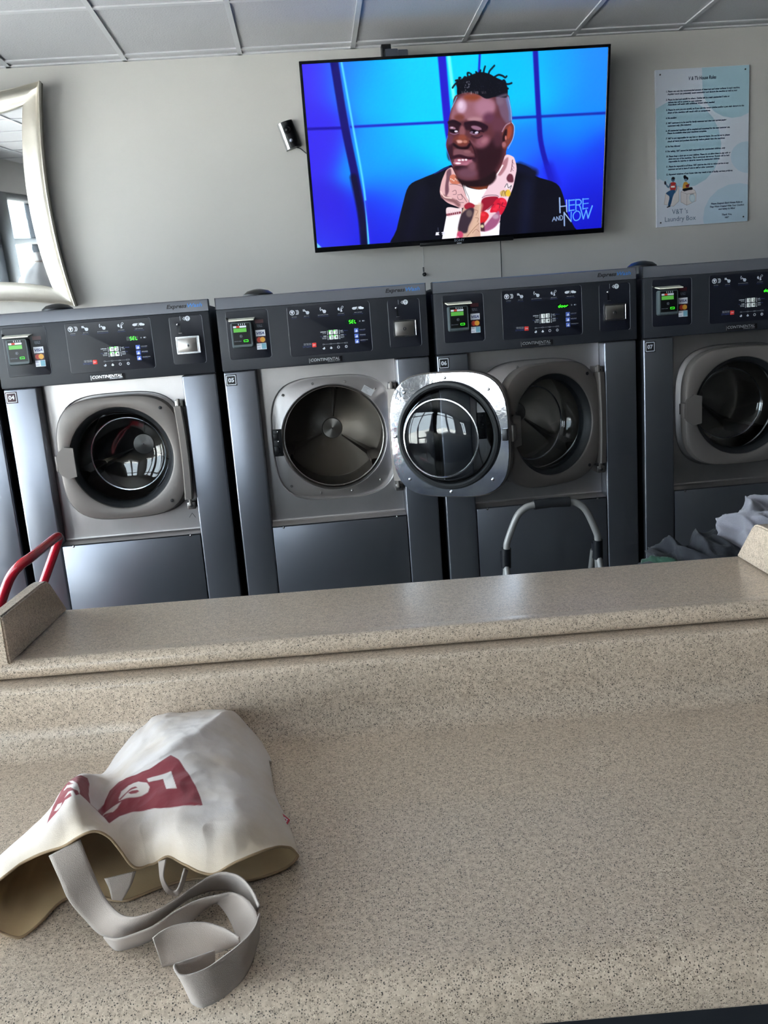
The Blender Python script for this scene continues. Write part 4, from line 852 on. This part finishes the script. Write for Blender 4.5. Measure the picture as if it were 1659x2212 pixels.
# ------------------------------------------------------------------ printed house rules
SGW, SGH = .502, .776
sg = thing('house_rules_sign', 'pale blue and white printed house rules board on the wall', 'sign', (2.449, 1.617, 1.832))
MB().box(-SGW / 2, SGW / 2, -.012, 0, 0, SGH, .001, 1).build('board', 'visa_white', sg)
SQ = [(1416.5, 154), (1621.5, 140), (1608.5, 478), (1412.5, 493)]
HS = homography(SQ, [(0, 0), (1, 0), (1, 1), (0, 1)])
S = Canvas(300, 464, HS); S.frame(1380, 120, 5.53); S.c[:] = (206, 212, 226); BL = (168, 200, 216); BL2 = (182, 204, 222)
S.ell(500, 1060, 470, 530, BL, 3); S.ell(1110, 400, 350, 350, BL, 3); S.poly([(760, 100), (1400, 60), (1400, 420), (760, 420)], BL, 3, 1, False); S.poly([(150, 650), (215, 640), (215, 1500), (150, 1480)], BL, 3, 1, False)
S.ell(1280, 1220, 200, 190, BL2, 3); S.ell(1180, 1960, 450, 430, BL2, 3)
LT, DK = (214, 206, 208), (150, 140, 146)
for P in ([(290, 1660), (400, 1580), (450, 1570), (448, 1750), (380, 1812), (270, 1790)], [(472, 1640), (560, 1580), (640, 1620), (655, 1660), (650, 1745), (540, 1798), (470, 1760)]): S.poly(P, LT, 2, 1, False); S.stroke(P + P[:1], 4, DK, 1, .8, False)
S.stroke([(475, 1640), (545, 1665), (650, 1650)], 4, DK, 1, .8, False); S.stroke([(545, 1665), (540, 1795)], 4, DK, 1, .8, False); S.ell(607, 1712, 36, 52, (176, 196, 210), 3); S.ell(607, 1712, 26, 40, (196, 210, 220), 3); S.stroke([(585, 1668), (625, 1662)], 6, DK, 1)
S.ell(382, 1492, 22, 28, (70, 110, 140), 3); S.ell(386, 1478, 20, 16, (30, 30, 40), 3); S.poly([(345, 1545), (370, 1526), (400, 1526), (418, 1545), (405, 1625), (350, 1622)], (196, 48, 44), 3); S.poly([(355, 1570), (402, 1566), (402, 1588), (355, 1590)], (240, 236, 234), 2, 1, False)
S.stroke([(348, 1550), (325, 1585), (292, 1540)], 18, (84, 120, 150), 4); S.ell(288, 1535, 12, 22, (30, 34, 50), 3); S.stroke([(288, 1500), (310, 1490)], 10, (186, 200, 210), 3); S.stroke([(415, 1550), (425, 1600), (400, 1650)], 14, (104, 140, 168), 4)
S.poly([(350, 1622), (405, 1625), (375, 1700), (345, 1800), (315, 1800), (335, 1700), (295, 1660)], (36, 84, 130), 3); S.poly([(300, 1820), (340, 1800), (345, 1815), (305, 1830)], (20, 22, 30), 2)
S.ell(525, 1462, 18, 22, (34, 28, 40), 3); S.ell(540, 1480, 26, 22, (30, 28, 40), 3); S.ell(535, 1498, 16, 16, (110, 140, 170), 3); S.poly([(500, 1560), (515, 1525), (545, 1522), (565, 1550), (560, 1610), (500, 1610)], (216, 158, 60), 3); S.poly([(530, 1560), (580, 1540), (570, 1580), (540, 1590)], (130, 24, 40), 3); S.poly([(495, 1605), (560, 1590), (605, 1582), (612, 1610), (560, 1620), (510, 1632)], (26, 28, 38), 3)
put('printed_artwork', S.mesh('printed_artwork', SGW - .004, SGH - .004), 'sign_print', sg, (0, -.0125, .002))
def sgp(x, y):
    q = HS @ np.array([1380 + x / 5.53, 120 + y / 5.53, 1]); return ((q[0] / q[2] - .5) * SGW, (1 - q[1] / q[2]) * SGH)
LINES = [((325, 455), (1210, 391), '1. Please use only the recommended amount of detergent and water softener in each machine.'), ((340, 488), (1180, 424), 'Anything more can potentially cause oversudsing and damage the machine as well as your'),
         ((320, 556), (1085, 497), '2. Please be kind and mindful to others. Clothes left in a wash unattended 5 mins or'), ((345, 587), (755, 551), 'delicate late will be opened to next customer.'), ((340, 614), (905, 569), 'Attendants will assist with additional dryers when needed.'),
         ((320, 678), (1255, 606), '3. Please be sure you are careful, as if you mix the wrong clothes and/or a pen stain damage to the'), ((338, 710), (850, 669), 'drum of the machine will result with no exceptions.'), ((315, 772), (445, 763), '4. No smoking.'),
         ((315, 835), (1040, 779), '5. V&T restroom is to be used for family customer and clean and current paying'), ((335, 866), (615, 842), 'customers only. (No loitering)'), ((312, 925), (1080, 867), '6. All unattended machines will be emptied and completed for the next customer use.'), ((330, 952), (800, 919), 'Please be available when your machines complete.'),
         ((310, 1017), (1075, 959), '7. V&T is not responsible for any lost or damaged items. Do not forget to please'), ((330, 1052), (1018, 997), 'check all items and pockets thoroughly before placing into the machines.'), ((305, 1112), (480, 1099), '8. No Pets Allowed'), ((303, 1170), (1018, 1117), '9. For safety, V&T cannot be held responsible for unattended children, only'),
         ((310, 1232), (1080, 1170), '10. Please keep a close eye on your children. Please do not allow them to play with or'), ((335, 1262), (1065, 1202), 'climb into any of the machines. This is extremely dangerous. Parents will be held'), ((335, 1292), (950, 1242), 'responsible for injuries or damages caused by unattended children.'),
         ((307, 1352), (1055, 1295), '11. Please be respectful at all times. V&T reserves the right to refuse service to any'), ((330, 1382), (875, 1340), 'customer and ask to leave if rude to staff or other customers.'), ((305, 1447), (1100, 1382), '12. Repeated violations of any house rules may result in loss of facility services privileges.'),
         ((830, 1785), (1205, 1757), 'Please Respect Each House Rule as'), ((815, 1822), (1225, 1792), 'They Were Created With Your Comfort'), ((918, 1847), (1115, 1832), 'and Safety in Mind'), ((955, 1911), (1075, 1905), 'Thank You,'), ((990, 1945), (1040, 1941), 'V&T'), ((598, 302), (930, 282), "V & T's House Rules")]
for a, b, t in LINES:
    (xa, za), (xb, zb) = sgp(*a), sgp(*b)
    big = t.startswith('V & T')
    MB().text(t, xa, (za + zb) / 2 - .001, .0165 if big else .0078, xb - xa, -.0131, shear=.18, bold=.025 if big else .045).build('lettering', 'sign_ink', sg, smooth=0)
for a, b, t, h in (((365, 1905), (552, 1890), "V&T 's", .024), ((278, 1995), (645, 1968), 'Laundry Box', .024)):
    (xa, za), (xb, zb) = sgp(*a), sgp(*b); MB().text(t, xa, (za + zb) / 2, h, xb - xa, -.0131).build('lettering', 'sign_blue', sg, smooth=0)
for x, y in ((258, 245), (1283, 167), (228, 2008), (1212, 1928)):
    p = sgp(x, y); MB().lathe([(.004, -.012), (.004, -.0145), (.0005, -.015)], p[0], p[1], 10).build('screw', 'plate_black', sg)

# ------------------------------------------------------------------ step stool in the aisle
st = thing('step_stool', 'folding step stool with grey tube handle and black foam grip before washer 06', 'step stool', (1.055, -.33, 0))
LH = [(-.160, .015, .56), (-.157, .010, .60), (-.155, 0, .67), (-.150, -.002, .70), (-.118, -.004, .775), (-.090, -.004, .803), (-.060, -.004, .812), (0, -.004, .815)]
full = LH + [(-x, y, z) for x, y, z in LH[-2::-1]]
MB().tube(spline(full, 5), .0115, 12).build('handle', 'tube_grey', st)
MB().tube([(-.058, -.004, .8125), (0, -.004, .815), (.062, -.004, .812)], .0165, 14).build('grip', 'foam_black', st)
for s in (-1, 1):
    j = MB().tube([(s * .1575, .008, .605), (s * .156, .002, .672)], .0165, 12).box(s * .1575 - .012, s * .1575 + .012, .005, .045, .598, .655, .005)
    j.build('joint', 'grip_plastic', st)
    MB().tube([(s * .158, .012, .63), (s * .162, -.30, .02)], .0105, 12).build('leg', 'tube_grey', st)
    MB().tube([(s * .150, .035, .63), (s * .150, .29, .02)], .0095, 12).build('leg', 'tube_grey', st)
    for y in (-.302, .291): MB().tube([(s * (.162 if y < 0 else .15), y, .03), (s * (.162 if y < 0 else .15), y, 0)], .015, 10).build('foot', 'grip_plastic', st)
for z, y0, y1 in ((.235, -.36, -.16), (.455, -.22, .02)):
    MB().box(-.17, .17, y0, y1, z - .02, z, .005).build('tread', 'tread_rubber', st)
MB().tube([(-.15, .272, .06), (.15, .272, .06)], .009, 8).build('brace', 'tube_grey', st)

# ------------------------------------------------------------------ red cart at the left
rc = thing('platform_cart', 'cart with a red tubular push handle at the left end of the raised table', 'cart', (-.85, -.75, 0))
U = [(.02, -.15, .18), (.14, -.15, .45), (.27, -.15, .70), (.335, -.15, .835), (.36, -.15, .878), (.385, -.145, .902), (.398, -.12, .909), (.400, -.06, .910), (.400, .08, .910), (.400, .128, .909), (.398, .143, .902), (.390, .150, .885), (.355, .15, .815), (.27, .15, .65), (.14, .15, .42), (.02, .15, .18)]
MB().tube(spline(U, 4), .0128, 14).build('push_handle', 'red_paint', rc)
MB().box(-.33, .06, -.22, .22, .16, .185, .008).build('platform', 'red_paint', rc)
for x in (-.26, 0):
    for y in (-.17, .17):
        q = MB().box(x - .02, x + .02, y - .018, y + .018, .09, .16, .002).build('caster_fork', 'steel_dark', rc)
        MB().lathe([(.002, -.014), (.048, -.014), (.05, -.008), (.05, .008), (.048, .014), (.002, .014)], 0, 0, 20, Matrix.Translation((x, y, .05))).build('wheel', 'rubber', q)

# ------------------------------------------------------------------ laundry cart heaped with clothes
lc = thing('laundry_cart', 'wire laundry cart standing behind the right end of the raised table', 'cart', (1.40, -.98, 0))
MB().tube(spline([(-.32, -.26, .66), (.34, -.26, .66), (.34, .26, .66), (-.32, .26, .66), (-.32, -.26, .66)], 1), .008, 8).build('basket_rim', 'chrome_small', lc)
for k in range(13):
    x = -.32 + .055 * k
    MB().tube([(x, -.26, .66), (x * .9, -.22, .40), (x * .9, .22, .40), (x, .26, .66)], .0025, 6).build('wire', 'chrome_small', lc)
for k in range(9):
    y = -.24 + .06 * k
    MB().tube([(-.32, y, .66), (-.29, y * .9, .40), (.31, y * .9, .40), (.34, y, .66)], .0025, 6).build('wire', 'chrome_small', lc)
for x in (-.3, .32):
    for y in (-.24, .24):
        MB().tube([(x, y, .66), (x, y, .11)], .01, 8).build('post', 'chrome_small', lc)
        MB().lathe([(.002, -.013), (.05, -.013), (.055, 0), (.05, .013), (.002, .013)], 0, 0, 18, Matrix.Translation((x, y, .055))).build('wheel', 'rubber', lc)
MB().box(-.3, .32, -.235, .235, .395, .40).build('basket_floor', 'steel_dark', lc, smooth=0)
def heap(name, m, label, cat, loc, rad, seed, f=7.0, amp=.045, n=84, hole=None):
    """crumpled garment: a dome cut by sharp fabric folds, closed underneath"""
    P = np.zeros((n, n, 3)); rx, ry, rz = rad
    for i in range(n):
        for k in range(n):
            th = math.pi * i / (n - 1); ph = 2 * math.pi * k / (n - 1)
            d = Vector((math.sin(th) * math.cos(ph), math.sin(th) * math.sin(ph), math.cos(th)))
            q = Vector((d.x * rx, d.y * ry, d.z * rz)); s_ = Vector((seed * 3.1, seed * 1.7, seed))
            g_ = Vector((q.x * 1.15 + q.z * .75, q.y * .8, q.z * .55 - q.x * .35))          # folds run along a slanted axis
            w = noise.noise_vector(g_ * f * .5 + s_) * .10
            a = noise.noise((g_ + w * .4) * f + s_); b2 = noise.noise((g_ + w * .3) * f * 2.0 + s_ * 2)
            fold = (1 - min(abs(a) * 2.4, 1.4)) * amp + (1 - abs(b2) * 2.2) * amp * .38
            fold -= amp * .75
            p = q + d * fold
            if p.z < -rz * .55: p.z = -rz * .55 + (p.z + rz * .55) * .1
            P[i, k] = p
    P[:, -1] = P[:, 0]
    me = grid_mesh(name, P, None, True)
    return tag(put(name, me, m, None, loc), label, cat)
heap('dark_garment', 'cloth_charcoal', 'crumpled charcoal garment heaped at the left of the laundry pile', 'clothing', (1.29, -.98, .725), (.165, .15, .10), 3.3, 11, .038, 150)
heap('grey_sweatshirt', 'cloth_grey', 'crumpled light grey sweatshirt on top of the laundry pile', 'clothing', (1.475, -1.0, .80), (.15, .15, .11), 8.1, 10, .045, 150)
heap('green_garment', 'cloth_green', 'dark green garment peeking from the left edge of the laundry pile', 'clothing', (1.165, -1.0, .752), (.05, .08, .038), 5.2, 12, .02, 50)
heap('folded_laundry', 'cloth_charcoal', 'dark laundry filling the cart below the heaped garments', 'clothing', (1.40, -.97, .50), (.25, .2, .13), 1.9, 6, .03, 60)
# white drawstring sack on washer 03, seen in the mirror
sk = thing('laundry_sack', 'white tied laundry sack on top of the far left washer, seen in the mirror', 'laundry sack', (-1.345, .42, 1.561))
def sackring(r, z, k0):
    o = []
    for k in range(48):
        t = 2 * math.pi * k / 48; f = 1 + .05 * noise.noise(Vector((math.cos(t) * 2, math.sin(t) * 2, z * 9 + k0))) + (.03 * math.sin(9 * t) if z > .2 else 0)
        o.append((r * f * math.cos(t), r * .9 * f * math.sin(t), z))
    return o
MB().loft([sackring(r, z, 0) for r, z in ((.05, 0), (.13, 0), (.16, .03), (.17, .09), (.165, .15), (.14, .21), (.10, .255), (.06, .285), (.03, .305))], True, True).build('body', 'white_cloth', sk)
MB().loft([sackring(r, z, 3) for r, z in ((.03, .303), (.028, .315), (.05, .345), (.065, .365), (.02, .362))], True, True).build('gathered_top', 'white_cloth', sk)
MB().tube([(.034 * math.cos(R(20 * k)), .031 * math.sin(R(20 * k)), .31) for k in range(19)] + [(.06, -.03, .29), (.09, -.06, .25), (.10, -.09, .2)], .004, 6).build('drawstring', 'webbing', sk)
# added mat, put in to fill the black strip below the near table edge
tag(MB().box(-.9, 1.6, -.62, 0, 0, .012, .004).build('dark_strip_mat', 'tread_rubber', None, (.4, -2.42, 0), (0, 0, TROT)), 'added black mat filling the dark strip at the foot of the foreground table', 'mat')

# ------------------------------------------------------------------ canvas tote bag with webbing handles
def bag_material():
    m = mat('canvas_print', rgb(205, 198, 190), .92, sheen=.15)
    L = m.node_tree.links; p = m.node_tree.nodes['Principled BSDF']; tc = node(m, 'ShaderNodeTexCoord')
    n = node(m, 'ShaderNodeTexNoise', Scale=14.0, Detail=4.0); L.new(tc.outputs['Object'], n.inputs['Vector'])
    r = node(m, 'ShaderNodeValToRGB'); r.color_ramp.elements[0].position = .42; r.color_ramp.elements[0].color = rgb(208, 199, 195)
    r.color_ramp.elements[1].position = .78; r.color_ramp.elements[1].color = rgb(196, 181, 166); L.new(n.outputs['Fac'], r.inputs['Fac'])
    at = node(m, 'ShaderNodeAttribute'); at.attribute_name = 'picture'; sp = node(m, 'ShaderNodeSeparateColor'); L.new(at.outputs['Color'], sp.inputs[0])
    st_ = m.node_tree.nodes.new('ShaderNodeMix'); st_.data_type = 'RGBA'; L.new(sp.outputs[1], st_.inputs[0]); L.new(r.outputs['Color'], st_.inputs[6]); st_.inputs[7].default_value = rgb(198, 177, 146)
    mi = m.node_tree.nodes.new('ShaderNodeMix'); mi.data_type = 'RGBA'; L.new(sp.outputs[0], mi.inputs[0]); L.new(st_.outputs[2], mi.inputs[6]); mi.inputs[7].default_value = rgb(126, 24, 38)
    L.new(mi.outputs[2], p.inputs['Base Color'])
    v = node(m, 'ShaderNodeTexNoise', Scale=1100.0, Detail=2.0); L.new(tc.outputs['Object'], v.inputs['Vector'])
    n3 = node(m, 'ShaderNodeTexNoise', Scale=26.0, Detail=3.0); L.new(tc.outputs['Object'], n3.inputs['Vector'])
    b = node(m, 'ShaderNodeBump', Strength=.25, Distance=.001); L.new(v.outputs['Fac'], b.inputs['Height'])
    b2 = node(m, 'ShaderNodeBump', Strength=.35, Distance=.006); L.new(n3.outputs['Fac'], b2.inputs['Height']); L.new(b.outputs['Normal'], b2.inputs['Normal'])
    L.new(b2.outputs['Normal'], p.inputs['Normal'])
bag_material()
BAG_U= [0.0, 0.5, 1.0, 1.8, 2.5, 3.1, 3.6, 4.1, 4.6, 5.2, 5.8, 6.4, 7.0, 7.7, 8.4, 9.1, 9.7, 10.0]
BAG_RIM= [[-855,-1286,300],[-657,-1404,500],[-454,-1284,600],[-163,-1298,700],[66,-1323,800],[251,-1340,900],[388,-1304,900],[505,-1281,800],[600,-1267,600],[735,-1282,400],[894,-1195,350],[1096,-1238,450],[1329,-1414,400],[1589,-1520,350],[1872,-1498,450],[2180,-1349,450],[2417,-1070,300],[2506,-1004,120]]
BAG_R3= [[-1078,-709,200],[-741,-1035,500],[-509,-1087,650],[-274,-1086,800],[-63,-1001,950],[87,-810,1000],[98,-406,700],[294,-620,600],[486,-680,600],[748,-875,600],[959,-1038,650],[1152,-1118,700],[1379,-1203,700],[1616,-1213,700],[1888,-1111,700],[2116,-789,550],[2308,-500,300],[2365,-270,100]]
BAG_R2= [[-1052,-174,100],[-775,-451,400],[-548,-571,600],[-327,-615,800],[-139,-568,950],[-47,-321,950],[-19,15,600],[91,36,400],[205,236,500],[516,-1,650],[802,-193,750],[1027,-238,800],[1255,-194,800],[1464,-4,750],[1698,229,650],[1909,451,450],[2119,412,250],[2177,451,80]]
BAG_R1= [[-776,-111,50],[-693,-153,200],[-611,-155,350],[-486,-118,550],[-337,-41,750],[-209,175,800],[-119,454,650],[3,664,450],[196,507,500],[471,383,700],[699,427,800],[901,605,850],[1084,910,830],[1276,1419,750],[1466,2314,500],[1728,2058,300],[1971,1557,150],[2035,1480,60]]
BAG_R0= [[-785,-21,20],[-811,263,20],[-838,562,20],[-836,995,20],[-790,1397,20],[-643,1666,20],[-424,1674,20],[-335,1768,20],[-281,2291,20],[-159,2609,120],[-25,2915,220],[125,3182,340],[447,3110,350],[908,2907,370],[1428,2496,440],[1717,2653,30],[2001,1802,20],[2071,1519,20]]
BAG_LR= [[-682,-1795,250],[-602,-1746,120],[-485,-1764,60],[-378,-1739,30],[-258,-1535,30],[-154,-1245,30],[5,-1121,30],[204,-1141,30],[408,-1282,30],[612,-1336,30],[787,-1250,30],[966,-1162,30],[1217,-1085,30],[1505,-1104,30],[1781,-1228,30],[2064,-1210,30],[2394,-1099,60],[2506,-1004,120]]
BAG_L1= [[-848,-1421,300],[-817,-1251,100],[-677,-1195,40],[-565,-1011,40],[-414,-789,40],[-270,-668,40],[-125,-620,40],[80,-621,40],[269,-658,40],[482,-699,40],[671,-620,40],[864,-540,40],[1137,-514,40],[1447,-575,40],[1730,-631,40],[2033,-651,40],[2309,-585,40],[2430,-590,80]]
BAG_L0= [[-774,-57,15],[-759,87,15],[-770,329,15],[-697,682,15],[-564,946,15],[-453,1125,15],[-312,1198,15],[-169,1273,15],[-48,1462,15],[135,1645,15],[301,1956,15],[497,2155,15],[718,2228,15],[1003,2289,15],[1317,2091,15],[1632,1775,15],[1919,1251,15],[2067,1000,15]]
BAGP_RIM= [[-60,1010],[0,950],[110,862],[240,808],[340,760],[420,712],[490,695],[555,725],[615,800],[690,880],[775,868],[860,828],[960,885],[1080,922],[1210,858],[1360,800],[1480,775],[1528,825]]
BAGP_R3= [[-60,900],[20,850],[110,790],[210,715],[310,620],[400,545],[470,570],[540,650],[620,655],[720,690],[800,700],[880,690],[980,700],[1090,690],[1220,650],[1340,620],[1440,640],[1475,660]]
BAGP_R2= [[40,800],[100,740],[170,680],[250,600],[330,520],[400,460],[470,520],[530,585],[590,500],[690,480],[790,470],[880,450],[980,430],[1080,400],[1190,380],[1290,400],[1380,470],[1410,520]]
BAGP_R1= [[170,790],[190,740],[215,680],[260,590],[320,490],[395,420],[470,415],[550,440],[610,445],[700,385],[790,330],[880,270],[970,215],[1070,150],[1180,88],[1270,180],[1350,300],[1375,340]]
BAGP_R0= [[180,780],[205,715],[230,650],[280,560],[340,480],[420,425],[500,415],[540,395],[600,305],[660,220],[720,140],[780,62],[880,58],[1020,64],[1175,82],[1290,175],[1370,300],[1390,345]]
STRAPS= [[[[206,-1284,800],[279,-1388,650],[352,-1478,500],[504,-1696,340],[691,-1928,300],[876,-2050,320],[1071,-2027,340],[1268,-1884,350],[1447,-1704,360],[1601,-1594,380],[1749,-1589,400],[1925,-1702,400],[2065,-1943,400],[2154,-2183,380]],[[-119,-1379,700],[15,-1571,550],[142,-1743,400],[301,-1842,220],[475,-1912,60],[676,-1939,30],[863,-1879,20],[1089,-1656,20],[1289,-1446,30],[1496,-1377,50],[1648,-1385,60],[1803,-1448,60],[1944,-1628,50],[2052,-1877,30]]],[[[565,-2132,200],[723,-2220,220],[904,-2229,260],[1113,-2185,300],[1290,-2048,330],[1497,-1942,350],[1715,-1911,360],[1876,-1909,360],[2047,-2062,340],[2139,-2283,300],[2094,-2374,220],[1966,-2440,150]],[[587,-2037,20],[685,-2126,20],[846,-2097,20],[1010,-2024,20],[1190,-1908,20],[1379,-1801,30],[1530,-1663,60],[1640,-1673,100],[1737,-1819,100],[1810,-1961,80],[1872,-2127,60],[1923,-2290,40]]],[[[1128,-2434,340],[1210,-2368,360],[1336,-2318,370],[1489,-2310,370],[1644,-2331,360],[1826,-2437,350],[1977,-2565,330]],[[1180,-2447,20],[1254,-2433,20],[1384,-2415,20],[1553,-2385,20],[1704,-2352,30],[1837,-2312,40],[1932,-2270,50]]],[[[1750,-2664,300],[1579,-2751,320],[1459,-2802,330],[1395,-2832,330],[1438,-2955,340],[1528,-3015,350],[1701,-2975,360],[1849,-2848,360],[2000,-2689,360],[2117,-2503,360],[2163,-2292,370]],[[1720,-2685,20],[1584,-2789,20],[1523,-2878,20],[1545,-2978,20],[1634,-3045,20],[1704,-3033,20],[1805,-2974,20],[1904,-2868,20],[2012,-2722,20],[2070,-2481,20],[2112,-2190,30]]],[[[1008,-1319,450],[1030,-1438,300],[1073,-1452,160],[1158,-1395,60],[1238,-1435,150],[1310,-1346,320]],[[1096,-1346,480],[1068,-1434,340],[1107,-1458,220],[1154,-1436,150],[1229,-1509,240],[1299,-1426,400]]],[[[372,-1223,250],[449,-1357,200],[468,-1389,100]],[[721,-1221,300],[676,-1331,200],[570,-1370,60]]]]
TAGQ= [[2263, -157, 200], [2395, -325, 170], [2360, -443, 170], [2233, -267, 200]]
def hermite(xs, Y, q):
    """smooth interpolation of rows Y over knots xs at q (Catmull-Rom tangents)"""
    xs = np.array(xs, float); Y = np.array(Y, float); n = len(xs)
    T = np.zeros_like(Y)
    for i in range(n):
        a, b = max(i - 1, 0), min(i + 1, n - 1); T[i] = (Y[b] - Y[a]) / (xs[b] - xs[a])
    o = []
    for v in q:
        i = min(max(np.searchsorted(xs, v) - 1, 0), n - 2); h = xs[i + 1] - xs[i]; t = (v - xs[i]) / h
        o.append((2 * t ** 3 - 3 * t * t + 1) * Y[i] + (t ** 3 - 2 * t * t + t) * h * T[i] + (-2 * t ** 3 + 3 * t * t) * Y[i + 1] + (t ** 3 - t * t) * h * T[i + 1])
    return np.array(o)
def sheet(rows, vk, nu, nv):
    U_ = np.linspace(0, 10, nu); A = np.stack([hermite(BAG_U, r, U_) for r in rows])      # rows, nu, d
    return hermite(vk, A, np.linspace(vk[0], vk[-1], nv))                                  # nv, nu, d
bag = thing('tote_bag', 'rumpled white canvas tote bag with red printed logo lying on the foreground table', 'bag', (0, -2.08, TAB))
VK = [0, .45, .55, .68, 1.15, 1.75, 2.25]
def mixrow(a, b, t): return (np.array(a, float) * (1 - t) + np.array(b, float) * t).tolist()
NU, NV = 380, 250
P = sheet([BAG_R0, mixrow(BAG_R0, BAG_R1, .82), BAG_R1, mixrow(BAG_R1, BAG_R2, .22), BAG_R2, BAG_R3, BAG_RIM], VK, NU, NV) * 1e-4
Q = sheet([BAGP_R0, mixrow(BAGP_R0, BAGP_R1, .82), BAGP_R1, mixrow(BAGP_R1, BAGP_R2, .22), BAGP_R2, BAGP_R3, BAGP_RIM], VK, NU, NV)
# red printed panel with reversed-out letters, drawn in the unit of the cloth pattern table Q
def inside(poly):
    X, Y = Q[..., 0], Q[..., 1]; ins = np.zeros(X.shape, bool); dd = np.full(X.shape, 1e9)
    for (ax, ay), (bx, by) in zip(poly, poly[1:] + poly[:1]):
        ex, ey = bx - ax, by - ay; t = np.clip(((X - ax) * ex + (Y - ay) * ey) / (ex * ex + ey * ey + 1e-9), 0, 1); dd = np.minimum(dd, np.hypot(X - ax - t * ex, Y - ay - t * ey))
        if by != ay: ins ^= ((ay > Y) != (by > Y)) & (X < ex * (Y - ay) / (by - ay) + ax)
    return np.clip(.5 - np.where(ins, -dd, dd) / 3.0, 0, 1)
def zz(pts): return [(x / 4.366 * 2.37 + 189.6, y / 4.366 * 2.37 + 284.4) for x, y in pts]
red = np.maximum(inside(zz([(1262, 60), (1340, 110), (1420, 210), (1500, 350), (1540, 450), (1563, 540), (1300, 550), (1050, 575), (900, 600), (780, 630), (680, 698), (560, 570), (630, 520), (690, 400), (780, 310), (900, 245), (1060, 190)])),
                 inside(zz([(300, 300), (350, 262), (410, 242), (470, 265), (490, 330), (480, 420), (500, 520), (560, 570), (610, 600), (480, 500), (400, 430), (330, 450), (270, 480), (200, 580), (95, 695), (130, 600), (190, 470), (250, 360)])))
lets = [[(1040, 278), (1130, 248), (1265, 200), (1318, 372), (1222, 384), (1190, 270), (1055, 308)],
        [(775, 470), (800, 400), (870, 335), (960, 303), (1040, 312), (1066, 350), (1050, 395), (990, 435), (880, 470), (780, 500)],
        [(605, 620), (660, 575), (730, 540), (800, 510), (760, 560), (720, 595), (660, 600)],
        [(255, 385), (290, 340), (345, 330), (380, 350), (385, 400), (350, 385), (320, 360), (290, 365), (262, 395)], [(165, 580), (200, 520), (240, 500), (225, 540), (190, 575)], [(300, 305), (345, 300), (380, 330), (400, 400), (395, 430), (375, 380), (345, 325)], [(265, 460), (300, 410), (340, 400), (365, 440), (340, 470), (290, 470), (330, 445), (320, 420), (290, 440)]]
for l in lets: red = red * (1 - inside(zz(l)))
for l in ([(862, 425), (900, 400), (950, 385), (968, 395), (940, 420), (890, 437)], [(778, 484), (825, 428), (880, 376), (932, 350), (952, 362), (900, 388), (850, 425), (795, 492)]): red = np.maximum(red, inside(zz(l)))
red = np.clip(red, 0, 1)
vv = np.linspace(0, 1, NV)[:, None] * np.ones((1, NU))
stain = np.clip((vv - .72) / .25, 0, 1) * .55
att = np.stack([red, stain, red * 0], -1)
# soft wrinkles across the cloth
for i in range(NV):
    for k in range(NU):
        p = P[i, k]; w = noise.noise(Vector((p[0] * 26, p[1] * 26, p[2] * 26 + 3))) * .0030 + (abs(noise.noise(Vector((p[0] * 38 + 5, p[1] * 30, p[2] * 20)))) - .2) * -.0022 + noise.noise(Vector((p[0] * 60, p[1] * 60, 9))) * .0007
        P[i, k, 2] += w * min(1, p[2] / .03)
P[..., 2] = np.maximum(P[..., 2], .0022)
me = grid_mesh('front_panel', P, None, True, att)
o = put('front_panel', me, 'canvas_print', bag); me.materials.append(MAT['bag_lining'])
sm = o.modifiers.new('cloth_thickness', 'SOLIDIFY'); sm.thickness = .0016; sm.offset = 0; sm.material_offset = 0
L_ = sheet([BAG_L0, BAG_L1, BAG_LR], [0, 1, 1.6], 160, 50) * 1e-4
L_[..., 2] = np.maximum(L_[..., 2], .0012)
o2 = put('back_panel', grid_mesh('back_panel', L_, None, True), 'bag_lining', bag)
sm = o2.modifiers.new('cloth_thickness', 'SOLIDIFY'); sm.thickness = .0016; sm.offset = 0
for row in (P[-1], L_[-1]): MB().tube([tuple(p) for p in row[::3]], .0015, 8).build('hem', 'hem_tan', bag)
for e1, e2 in STRAPS:
    a = np.array(spline([tuple(np.array(p) * 1e-4) for p in e1], 10)); b = np.array(spline([tuple(np.array(p) * 1e-4) for p in e2], 10))
    n = len(a); t = np.linspace(0, 1, 9)[:, None, None]
    G = a[None] * (1 - t) + b[None] * t
    G[..., 2] = np.maximum(G[..., 2], .0018)
    s_ = np.concatenate([[0], np.cumsum(np.linalg.norm(np.diff((a + b) / 2, axis=0), axis=1))])
    uv = np.stack([np.broadcast_to(s_[None] * 700, (9, n)), np.broadcast_to(np.linspace(0, 27, 9)[:, None], (9, n))], -1)
    ob = put('strap', grid_mesh('strap', G, uv, True), 'webbing', bag)
    sm = ob.modifiers.new('webbing_thickness', 'SOLIDIFY'); sm.thickness = .0019; sm.offset = 0
tq = [Vector(q) * 1e-4 for q in TAGQ]
tn = MB().add([tuple(q) for q in tq] + [tuple(q + Vector((0, 0, .0012))) for q in tq], [(0, 1, 2, 3), (4, 5, 6, 7), (0, 1, 5, 4), (1, 2, 6, 5), (2, 3, 7, 6), (3, 0, 4, 7)]).build('side_tag', 'tag_red', bag, smooth=0)
ux = (tq[1] - tq[0]).normalized(); uz = (tq[3] - tq[0]).normalized()
vs_, fs_, bw, bh = glyphs("LEVI'S", 0, .02); kx = (tq[1] - tq[0]).length * .8 / bw; kz = (tq[3] - tq[0]).length * .5 / .69
MB().add([tuple(tq[0] + ux * (.1 * (tq[1] - tq[0]).length + x * kx) + uz * ((tq[3] - tq[0]).length * .75 - z * kz) + Vector((0, 0, .0016))) for x, z in vs_], fs_).build('lettering', 'print_white', tn, smooth=0)
